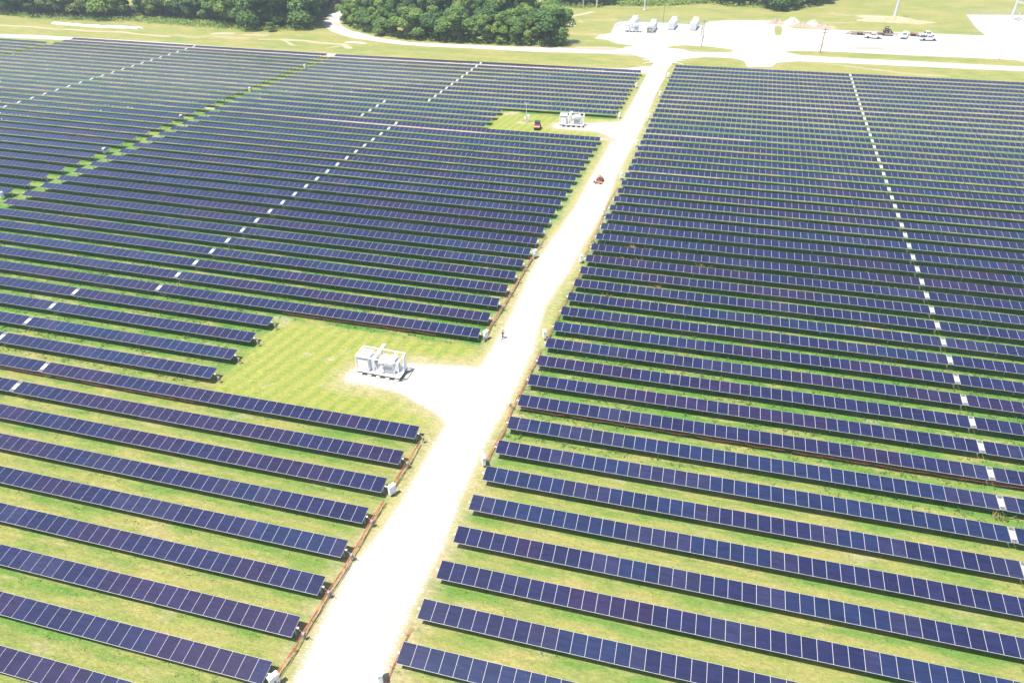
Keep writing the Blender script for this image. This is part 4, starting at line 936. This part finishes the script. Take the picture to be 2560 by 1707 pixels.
dr = person((MX, MY, MZ), MROT, J, sg, 'person in orange shirt and straw hat seated on the mower', {'mats': ['trouser', 'hivis', 'skin', 'dark']})
b = MB(); b.lathe([(0.21, -0.01), (0.21, 0.0), (0.105, 0.02), (0.1, 0.09), (0.06, 0.12), (0.01, 0.125)], (0, 0.235, 1.68), 16); b.build('straw_hat', M['hivisy'], dr)

# ------------------------------------------------------------------ soil and rubble heaps
def mound(u, v, rx, ry, h, name, mat, label, seed):
    x, y = G(u, v); r_ = np.random.default_rng(seed); n = 28; m_ = 10; V = [(0, 0, h)]; Fc = []
    ph = r_.random(8)*6
    for i in range(1, m_+1):
        t = i/m_
        for k in range(n):
            a = 2*math.pi*k/n; w_ = 1+0.12*math.sin(3*a+ph[0])+0.08*math.sin(5*a+ph[1])
            px, py = rx*t*w_*math.cos(a), ry*t*w_*math.sin(a)
            z = h*(math.cos(math.pi*t)*0.5+0.5)*(1+0.25*math.sin(4*a+6*t+ph[2]))+r_.uniform(-1, 1)*0.06*h*(1-t)
            V.append((px, py, z+H(x+px, y+py)-H(x, y)-(0.12 if i == m_ else 0)))
    for k in range(n): Fc.append((0, 1+k, 1+(k+1) % n))
    for i in range(m_-1):
        for k in range(n): a = 1+i*n; Fc.append((a+k, a+n+k, a+n+(k+1) % n, a+(k+1) % n))
    b = MB(); b.add(V, Fc); o = b.build(name, M[mat], None, (x, y, H(x, y)), smooth=True); return tag(o, label, 'soil heap')
zz = lambda a, c: (1780+a/5.88, c/5.88)
mound(*zz(950, 345), 3.6, 3, 1.5, 'soil_heap', 'soil', 'pinkish soil heap at the yard edge, leftmost of the heaps', 1)
mound(*zz(1165, 350), 4.4, 3.5, 2.0, 'soil_heap', 'rubble', 'tallest pale rubble heap at the yard edge, second from left', 2)
mound(*zz(1310, 385), 4.0, 3, 1.2, 'soil_heap', 'soil', 'low pinkish soil heap in the middle of the heaps', 3)
mound(*zz(1475, 370), 3.6, 3, 1.6, 'soil_heap', 'rubble', 'pale rubble heap at the yard edge, second from right', 4)
mound(*zz(1620, 405), 3.8, 3, 1.2, 'soil_heap', 'soil', 'pinkish soil heap behind the wooden pole, rightmost of the heaps', 5)
mound(2237, 52, 15, 7, 1.3, 'soil_heap', 'straw', 'broad straw-coloured soil mound round the steel power pole', 6)
# long white rock berm and small ones
def berm(px, wd, h, label, seed):
    pts = [G(u, v) for u, v in px]; r_ = random.Random(seed); x0, y0 = pts[0]; z0 = H(x0, y0); P = []
    for (ax, ay), (bx, by) in zip(pts[:-1], pts[1:]):
        m_ = max(1, int(math.hypot(bx-ax, by-ay)/0.8)); P += [(ax+(bx-ax)*i/m_, ay+(by-ay)*i/m_) for i in range(m_)]
    P.append(pts[-1]); b = MB(); n = 7
    vs = []; fs = []
    for i, (x, y) in enumerate(P):
        e = min(1, i/2, (len(P)-1-i)/2)*r_.uniform(0.8, 1.15)
        for k in range(n):
            a = math.pi*k/(n-1); vs.append((x-x0+r_.uniform(-.1, .1), y-y0-math.cos(a)*wd*max(e, 0.1), H(x, y)-z0-0.05+math.sin(a)*h*e*r_.uniform(0.8, 1.15)))
    for i in range(len(P)-1):
        for k in range(n-1): fs.append((i*n+k, i*n+k+1, (i+1)*n+k+1, (i+1)*n+k))
    b.add(vs, fs); o = b.build('rock_berm', M['rock'], None, (x0, y0, z0)); tag(o, label, 'rock berm')
berm([S((0, 0), 7.35, [q])[0] for q in ((940, 435), (1050, 445), (1500, 482), (1900, 508), (2352, 525), (2640, 530))], 1.1, 0.8, 'long low berm of white rock in the grass before the left wood', 1)
berm([S((600, 0), 6.533, [q])[0] for q in ((1690, 700), (1850, 698), (2090, 718))], 0.6, 0.35, 'small strip of white rock below the curved road', 2)
berm([S((1340, 0), 7.35, [q])[0] for q in ((550, 455), (650, 465), (740, 485))], 0.9, 0.6, 'short white rock strip right of the roadside wood', 3)

# ------------------------------------------------------------------ vegetation
def leaf_mat(name, c1, c2, trans=0.25):
    m, t, b = newmat(name); L = t.links.new
    oi = N(t, 'ShaderNodeObjectInfo'); geo = N(t, 'ShaderNodeNewGeometry')
    n = N(t, 'ShaderNodeTexNoise'); n.inputs['Scale'].default_value = 0.35; n.inputs['Detail'].default_value = 3; L(geo.outputs['Position'], n.inputs[0])
    a = N(t, 'ShaderNodeMath', operation='ADD'); L(oi.outputs['Random'], a.inputs[0]); L(geo.outputs['Random Per Island'], a.inputs[1])
    s = N(t, 'ShaderNodeMath', operation='MULTIPLY_ADD'); L(a.outputs[0], s.inputs[0]); s.inputs[1].default_value = 0.42; 
    o2 = N(t, 'ShaderNodeMath', operation='SUBTRACT'); L(n.outputs[0], o2.inputs[0]); o2.inputs[1].default_value = 0.42; L(o2.outputs[0], s.inputs[2])
    s.use_clamp = True
    mx = N(t, 'ShaderNodeMix', data_type='RGBA'); L(s.outputs[0], mx.inputs[0]); mx.inputs[6].default_value = c1+(1,); mx.inputs[7].default_value = c2+(1,)
    L(mx.outputs[2], b.inputs['Base Color']); b.inputs['Roughness'].default_value = 0.6; b.inputs['Specular IOR Level'].default_value = 0.25
    tr = N(t, 'ShaderNodeBsdfTranslucent'); L(mx.outputs[2], tr.inputs[0]); ms = N(t, 'ShaderNodeMixShader'); ms.inputs[0].default_value = trans
    L(b.outputs[0], ms.inputs[1]); L(tr.outputs[0], ms.inputs[2]); L(ms.outputs[0], t.nodes['Material Output'].inputs[0]); return m
M['leaf'] = leaf_mat('tree_leaves', (0.050, 0.118, 0.030), (0.150, 0.240, 0.055), 0.35)
M['leaf1'] = leaf_mat('mid_leaves', (0.070, 0.145, 0.032), (0.185, 0.275, 0.060), 0.35)
M['leaf2'] = leaf_mat('bright_leaves', (0.095, 0.180, 0.034), (0.240, 0.320, 0.068), 0.35)
M['weed'] = leaf_mat('weeds', (0.060, 0.175, 0.032), (0.165, 0.255, 0.065), 0.4)
M['blade'] = leaf_mat('grass_blades', (0.130, 0.200, 0.038), (0.330, 0.290, 0.120), 0.4)
def cards(cen, nrm, size, r_, asp=0.7):
    """one leaf-clump quad (bent rhombus) per centre"""
    n = len(cen); d = nrm+r_.normal(0, 0.55, (n, 3)); d /= np.linalg.norm(d, axis=1)[:, None]+1e-9
    a = np.cross(d, r_.normal(0, 1, (n, 3))); a /= np.linalg.norm(a, axis=1)[:, None]+1e-9; c = np.cross(d, a)
    s = size*r_.uniform(0.6, 1.35, n)[:, None]
    V = np.stack([cen+a*s, cen+c*s*asp+d*s*0.2, cen-a*s*0.9, cen-c*s*asp+d*s*0.2], 1).reshape(-1, 3)
    return V, (np.arange(n)*4)[:, None]+np.arange(4)[None]
def crown_mesh(seed, wide, tall, base, nblob, ncard, size, mat, rb=(0.17, 0.36)):
    r_ = np.random.default_rng(seed); Cn = []; Nn = []
    for i in range(nblob):
        u = r_.normal(0, 1, 3); u /= np.linalg.norm(u); u[2] = abs(u[2]) if r_.random() < 0.62 else -abs(u[2])*0.9
        q = r_.uniform(0.45, 1.0)
        t = np.clip(0.5+0.5*u[2], 0, 1); rr = r_.uniform(*rb)*wide*(1.15-0.3*t)
        bc = np.array([u[0]*wide*q*0.78, u[1]*wide*q*0.78, base+(tall-base)*(0.46+0.48*u[2]*q)])
        m_ = int(ncard/nblob*r_.uniform(0.6, 1.4)); d = r_.normal(0, 1, (m_, 3)); d /= np.linalg.norm(d, axis=1)[:, None]
        d[:, 2] = np.where(d[:, 2] < -0.35, -d[:, 2], d[:, 2])
        k = r_.uniform(0.72, 1.1, m_)[:, None]; Cn.append(bc+d*k*rr*np.array([1, 1, 0.78])); Nn.append(d+np.array([0, 0, 0.3]))
    V, Fc = cards(np.concatenate(Cn), np.concatenate(Nn), size, r_); V[:, 2] = np.maximum(V[:, 2], 0.3)
    return mesh_np('crown', V, Fc, [mat])
def trunk_mesh(seed, h, r0, mat, spread=0.45):
    r_ = random.Random(seed); b = MB(); p = [(0, 0, -0.3)]; x = y = 0
    for i in range(1, 5): x += r_.uniform(-.2, .2); y += r_.uniform(-.2, .2); p.append((x, y, h*i/4))
    b.tube(p, [r0, r0*0.8, r0*0.62, r0*0.42, r0*0.2], 0, 7)
    for i in range(6):
        z = h*r_.uniform(0.35, 0.75); a = r_.random()*6.3; L = h*spread*r_.uniform(0.5, 1); px, py = np.interp(z, [q[2] for q in p], [q[0] for q in p]), np.interp(z, [q[2] for q in p], [q[1] for q in p])
        b.tube([(px, py, z), (px+math.cos(a)*L*0.5, py+math.sin(a)*L*0.5, z+L*0.35), (px+math.cos(a)*L*0.8, py+math.sin(a)*L*0.8, z+L*0.8)], [r0*0.32, r0*0.2, r0*0.06], 0, 5)
    return b.mesh('trunk', mat)
# kinds: (crown mesh, trunk mesh, nominal height)
M['leaf3'] = leaf_mat('yellow_green_leaves', (0.130, 0.190, 0.045), (0.270, 0.310, 0.085), 0.35)
M['leaf0'] = leaf_mat('deep_green_leaves', (0.034, 0.088, 0.030), (0.105, 0.190, 0.055), 0.3)
TALL = [(crown_mesh(100+i, wd, 15, 1.0, nb, 6200, 0.34, M[lf], rb), trunk_mesh(200+i, 13, 0.24, M['bark']), 15) for i, (wd, nb, lf, rb) in enumerate((
    (5.2, 15, 'leaf', (0.26, 0.46)), (4.6, 12, 'leaf1', (0.28, 0.50)), (6.2, 18, 'leaf0', (0.24, 0.44)), (5.0, 14, 'leaf2', (0.26, 0.46)), (5.6, 16, 'leaf1', (0.24, 0.46)), (6.4, 17, 'leaf3', (0.22, 0.42)), (4.4, 11, 'leaf', (0.30, 0.52))))]
BUSHY = [(crown_mesh(300+i, wd, 9, 0.2, 11, 4600, 0.30, M[('leaf1', 'leaf2', 'leaf', 'leaf2')[i]], (0.30, 0.52)), trunk_mesh(400+i, 7.5, 0.15, M['bark']), 9) for i, wd in enumerate((4.2, 3.6, 4.8, 4.0))]
SHRUB = [(crown_mesh(500+i, wd, 3, 0.0, 12, 620, 0.26, M['leaf2']), trunk_mesh(600+i, 2.2, 0.06, M['bark']), 3) for i, wd in enumerate((1.7, 2.1))]
def tree(kind, x, y, h, label, group, name='tree', cat='tree', wf=1.0):
    cm, tm, hn = kind; s = h/hn; r = empty(name, (x, y, H(x, y)-0.05), random.random()*6.28, label, cat, group)
    for nm, me in (('trunk', tm), ('crown', cm)):
        o = link(nm, me, r); o.scale = (s*wf, s*wf, s)
    return r
def along(px, step):
    P = [G(*q) for q in px]; out = []; carry = 0.
    for (ax, ay), (bx, by) in zip(P[:-1], P[1:]):
        L = math.hypot(bx-ax, by-ay); d = carry
        while d < L: out.append((ax+(bx-ax)*d/L, ay+(by-ay)*d/L)); d += step
        carry = d-L
    return out
rt = random.Random(5)
def away(x, y, d): L = math.hypot(x, y); return x+x/L*d, y+y/L*d
# wood on the left: front edge, then the trees behind it
LEFT = [(-90, 26), (0, 33), (68, 42), (150, 46.5), (272, 51.5), (368, 52), (430, 55), (518, 60), (558, 66), (613, 73), (676, 77), (722, 73), (788, 70)]
n = 0
for i, (x, y) in enumerate(along(LEFT, 6.6)):
    n += 1; h = rt.uniform(9.5, 17.5); x2, y2 = away(x+rt.uniform(-1, 1), y, 3.5+rt.uniform(-0.5, 2.2))
    tree(TALL[rt.choice((0, 0, 1, 2, 2, 3, 4, 4, 5, 6))] if rt.random() < 0.75 else BUSHY[rt.randrange(4)], x2, y2, h, 'green tree on the front edge of the left wood, %s from the left' % nth(n), 'trees of the left wood', wf=rt.uniform(0.85, 1.15))
for row in range(1, 5):
    for (x, y) in along(LEFT, 8.0):
        x2, y2 = away(x+rt.uniform(-2.2, 2.2), y+rt.uniform(-1.5, 1.5), 3+row*7.8)
        gx = PX(x2, y2, 3)
        if gx[0] > 795: continue
        tree(TALL[rt.choice((0, 0, 1, 2, 2, 3, 4, 4, 5, 6))], x2, y2, rt.uniform(13, 19), 'dark green tree standing inside the left wood', 'inner trees of the left wood', wf=rt.uniform(0.9, 1.2))
# wood edge left of the curved road going away
for i, (u, v) in enumerate([(793, 62), (800, 54), (803, 45), (808, 38), (816, 32), (826, 26), (838, 20), (850, 15), (862, 10), (875, 5)]):
    x, y = G(u-6, v); x, y = x-3.0, y+2.0
    tree(TALL[i % 7], x, y, rt.uniform(12, 16), 'leafy tree on the outer side of the curved road, %s going away' % nth(i+1), 'trees beside the curved road')
    for j in range(1, 4): tree(TALL[(i+j*2) % 7], x-7*j+rt.uniform(-2, 2), y+rt.uniform(0, 5), rt.uniform(13, 18), 'dark green tree standing inside the left wood', 'inner trees of the left wood')
# roadside wood in the middle
FR = [(866, 52), (872, 62), (884, 73), (905, 80), (937, 86.5), (970, 93), (1030, 100.5), (1100, 106), (1183, 110.5), (1230, 113), (1278, 115), (1330, 116.5), (1355, 117), (1400, 113)]
n = 0
for (x, y) in along(FR, 5.4):
    n += 1; u, v = PX(x, y, H(x, y)); x2, y2 = away(x, y, 2.6+rt.uniform(0, 1.5))
    h = rt.uniform(6.5, 9.0) if u < 1000 else rt.uniform(7.5, 11.5)
    if u > 1355: h = 12.5
    tree(BUSHY[rt.randrange(4)], x2, y2, h, 'bushy tree on the front edge of the roadside wood, %s from the curved road' % nth(n), 'trees of the roadside wood', wf=rt.uniform(0.9, 1.2))
WPOLY = GP([(866, 48), (884, 70), (937, 84), (1030, 98), (1183, 108), (1278, 113), (1355, 114), (1402, 110), (1402, 85), (1398, 60), (1380, 34), (1100, 12), (900, 3), (868, 26)])
pts = []; tries = 0
while tries < 9000 and len(pts) < 130:
    tries += 1; x, y = rt.uniform(WPOLY[:, 0].min(), WPOLY[:, 0].max()), rt.uniform(WPOLY[:, 1].min(), 345)
    if sdf(WPOLY, np.array([x]), np.array([y]))[0] > -3.0: continue
    if any((x-a)**2+(y-c)**2 < 6.8**2 for a, c in pts): continue
    pts.append((x, y))
edge_n = 0
for (x, y) in pts:
    s_ = -sdf(WPOLY, np.array([x]), np.array([y]))[0]; h = min(17.5, 8.5+0.5*s_+rt.uniform(-2, 3)); u, v = PX(x, y, H(x, y))
    tree(TALL[rt.choice((0, 0, 1, 2, 2, 3, 4, 4, 5, 6))] if h > 11 else BUSHY[rt.randrange(4)], x, y, h, 'green tree standing inside the roadside wood', 'inner trees of the roadside wood', wf=rt.uniform(0.9, 1.2))
x, y = G(1402, 116); tree(SHRUB[1], x, y+1, 3.2, 'pale green shrub at the right end of the roadside wood', None, 'shrub', 'shrub', 1.2)
x, y = G(676, 80); tree(SHRUB[0], x, y, 4.0, 'round green shrub standing in front of the left wood', None, 'shrub', 'shrub')
# wood at the back right
BK = [(1380, 14), (1401, 16), (1456, 19), (1503, 16), (1540, 9)]; BK2 = [(1782, 10), (1831, 15), (1899, 17), (1940, 24), (1962, 28), (1993, 21), (2018, 18), (2050, 8)]
n = 0
for lst, gname in ((BK, 'behind the meadow'), (BK2, 'behind the gravel yard')):
    for (x, y) in along(lst, 4.8):
        n += 1; x2, y2 = away(x, y, 2+rt.uniform(0, 2))
        tree(TALL[rt.choice((0, 0, 1, 2, 2, 3, 4, 4, 5, 6))] if rt.random() < 0.7 else BUSHY[rt.randrange(4)], x2, y2, rt.uniform(9, 15), 'green tree on the edge of the far wood %s, %s from left' % (gname, nth(n)), 'trees of the far wood')
    for row in range(1, 3):
        for (x, y) in along(lst, 7):
            x2, y2 = away(x+rt.uniform(-2, 2), y, 2+row*7)
            tree(TALL[rt.choice((0, 0, 1, 2, 2, 3, 4, 4, 5, 6))], x2, y2, rt.uniform(12, 16), 'dark green tree standing inside the far wood', 'inner trees of the far wood')
for i, (u, v) in enumerate(((2062, 6), (2090, 3), (2120, 2), (2150, 0.5))):
    x, y = G(u, v); tree(TALL[i % 7], x, y+5, 13, 'tree at the top edge above the parked vehicles, %s from the left' % nth(i+1), 'trees at the top edge')
for i, (u, v, h, r0) in enumerate(((1458.5, 24, 13, 0.24), (1491.5, 20, 14, 0.42))):
    x, y = G(u, v); r = empty('dead_tree', (x, y, H(x, y)), 0, ('thin' if i == 0 else 'thick')+' pale bare trunk before the wood behind the meadow', 'dead tree')
    link('trunk', trunk_mesh(700+i, h, r0, M['palebark'], 0.12), r)

# soft growth nobody could count
def card_field(name, pts, hgt, size, mat, label, cat, r_, per=14):
    P = np.asarray(pts); n = len(P)*per; base = np.repeat(P, per, 0); hh = np.repeat(hgt if np.ndim(hgt) else np.full(len(P), hgt), per)
    xy = base+r_.normal(0, 0.9, (n, 2)); z = Hnp(xy[:, 0], xy[:, 1])+hh*r_.random(n)**0.8
    V, Fc = cards(np.stack([xy[:, 0], xy[:, 1], z], 1), np.tile([0, -0.3, 0.7], (n, 1)), size, r_)
    o = link(name, mesh_np(name, V, Fc, [mat])); tag(o, label, cat, None, 'stuff'); return o
r2 = np.random.default_rng(21)
und = []
for (x, y) in along([(u, v+2) for u, v in LEFT], 1.1):
    for j in range(3): und.append((x+r2.normal(0, 0.7), y+r2.uniform(-1.5, 4.5)))
for (x, y) in along([(370, 56), (430, 60), (480, 64), (520, 67), (570, 71)], 1.0):
    for j in range(4): und.append((x+r2.normal(0, 1), y+r2.uniform(-2, 4)))
for (x, y) in along(FR, 1.2):
    for j in range(2): und.append((x+r2.normal(0, 0.6), y+r2.uniform(0.5, 3)))
for lst in (BK, BK2):
    for (x, y) in along(lst, 1.1):
        for j in range(3): und.append((x+r2.normal(0, 0.7), y+r2.uniform(-3, 3)))
card_field('undergrowth', und, r2.uniform(0.6, 1.9, len(und)), 0.30, M['leaf2'], 'tall green undergrowth along the wood edges', 'undergrowth', r2, 12)
tp = GP([(1545, 16), (1600, 17), (1680, 15), (1770, 10), (1790, -6), (1700, -8), (1560, -6)]); th = []
while len(th) < 620:
    x, y = r2.uniform(tp[:, 0].min(), tp[:, 0].max()), r2.uniform(tp[:, 1].min(), tp[:, 1].max())
    if sdf(tp, np.array([x]), np.array([y]))[0] < 0: th.append((x, y))
card_field('thicket', th, r2.uniform(1.0, 3.2, len(th)), 0.34, M['leaf2'], 'low bright green thicket behind the steel pole', 'thicket', r2, 16)

# grass and weeds as real blades
def blades(name, xy, h, wd, nb, spread, mat, label, cat, r_):
    n = len(xy)*nb; b0 = np.repeat(xy, nb, 0)+r_.normal(0, spread, (n, 2)); hh = np.repeat(h, nb)*r_.uniform(0.55, 1.2, n); a = r_.random(n)*6.283
    z0 = Hnp(b0[:, 0], b0[:, 1])-0.02; lean = r_.normal(0, 0.75, (n, 2))*hh[:, None]; ww = wd*r_.uniform(0.6, 1.4, n)
    c, s = np.cos(a)*ww, np.sin(a)*ww
    V = np.stack([np.stack([b0[:, 0]-c, b0[:, 1]-s, z0], 1), np.stack([b0[:, 0]+c, b0[:, 1]+s, z0], 1), np.stack([b0[:, 0]+lean[:, 0], b0[:, 1]+lean[:, 1], z0+hh], 1)], 1).reshape(-1, 3)
    o = link(name, mesh_np(name, V, (np.arange(n)*3)[:, None]+np.arange(3)[None], [mat])); tag(o, label, cat, None, 'stuff'); return o
W1 = []; Wh = []
for blk, k, x0, n1, n2, lb in ROWS:
    L = (n1+n2)*MW; y = row_y(k); xa = x0+SKEW*k
    xsamp = r2.uniform(xa-0.4, xa+L+0.4, int(L*(5.0 if k < 30 else 3.0)))
    d = math.sin(k*1.7)*0.3; dens = 0.5+0.5*np.sin(xsamp*0.23+k*2.1)*np.sin(xsamp*0.071+k); lo = 0.25 if k < 7 else 0.75
    keep = r2.random(len(xsamp)) < lo*(0.35+0.65*dens); xsamp = xsamp[keep]
    u_, v_ = PX(xa+L/2, y, 0)
    yy = y+r2.normal(-0.85, 0.28 if k < 7 else 0.5, len(xsamp)); W1.append(np.stack([xsamp, yy], 1)); Wh.append(r2.uniform(0.18, 0.5, len(xsamp))*(0.38 if k < 7 else 0.95 if k < 30 else 0.6))
W1 = np.concatenate(W1); Wh = np.concatenate(Wh)
blades('weeds', W1, Wh, 0.07, 5, 0.16, M['weed'], 'green weeds growing along and under the solar rows', 'weeds', r2)
# rough verge and yard grass close to the camera
n = 60000; gx = r2.uniform(-75, 75, n); gy = 18+92*r2.random(n)**1.15
ix = np.clip(((gx+429)/ST).astype(int)+22, 0, nx-1); iy = np.clip(((gy-5)/ST).astype(int)+12, 0, ny-1)
ok = (sd[iy, ix] > 0.9); px_ = W0/2+F*((np.stack([gx, gy, np.full(n, -CZ)], 1)@R2)/(np.stack([gx, gy, np.full(n, -CZ)], 1)@FW)); ok &= (px_ > -60) & (px_ < 2620)
blades('grass', np.stack([gx, gy], 1)[ok], r2.uniform(0.03, 0.09, int(ok.sum())), 0.06, 4, 0.2, M['blade'], 'short rough grass between the nearest solar rows', 'grass', r2)
# pale dry seed heads standing out of the aisles
dry = []
for u, v in ((2184, 525), (2220, 526), (1970, 552), (2062, 558), (1590, 617), (1625, 618), (1545, 640), (1514, 733), (1605, 646), (1640, 712), (1322, 466), (1330, 466), (510, 660), (640, 652), (2140, 519), (1130, 460), (2505, 1290), (2180, 610), (1755, 665)):
    x, y = G(u, v, 0.5)
    for j in range(5): dry.append((x+r2.normal(0, 0.45), y+r2.normal(0, 0.2)))
M['dryblade'] = leaf_mat('dry_seed_heads', (0.24, 0.16, 0.07), (0.36, 0.27, 0.12), 0.3)
blades('dry_weeds', np.array(dry), r2.uniform(0.6, 1.1, len(dry)), 0.06, 6, 0.15, M['dryblade'], 'tufts of tall dry weeds between the rows', 'weeds', r2)

# ------------------------------------------------------------------ the hazy summer air
hm = bpy.data.materials.new('haze'); hm.use_nodes = True; t = hm.node_tree; t.nodes.remove(t.nodes['Principled BSDF'])
pv = t.nodes.new('ShaderNodeVolumePrincipled'); pv.inputs['Color'].default_value = (0.80, 0.88, 1.0, 1); pv.inputs['Density'].default_value = 0.00025; pv.inputs['Anisotropy'].default_value = 0.2
t.links.new(pv.outputs[0], t.nodes['Material Output'].inputs['Volume'])
zlo = float(ZZ.min())-1.0
b = MB(); b.box((0, 1250, (zlo+70)/2), (6100, 5700, 70-zlo)); hz = b.build('haze', hm); tag(hz, 'thin pale summer haze over the whole site', 'haze', None, 'stuff')
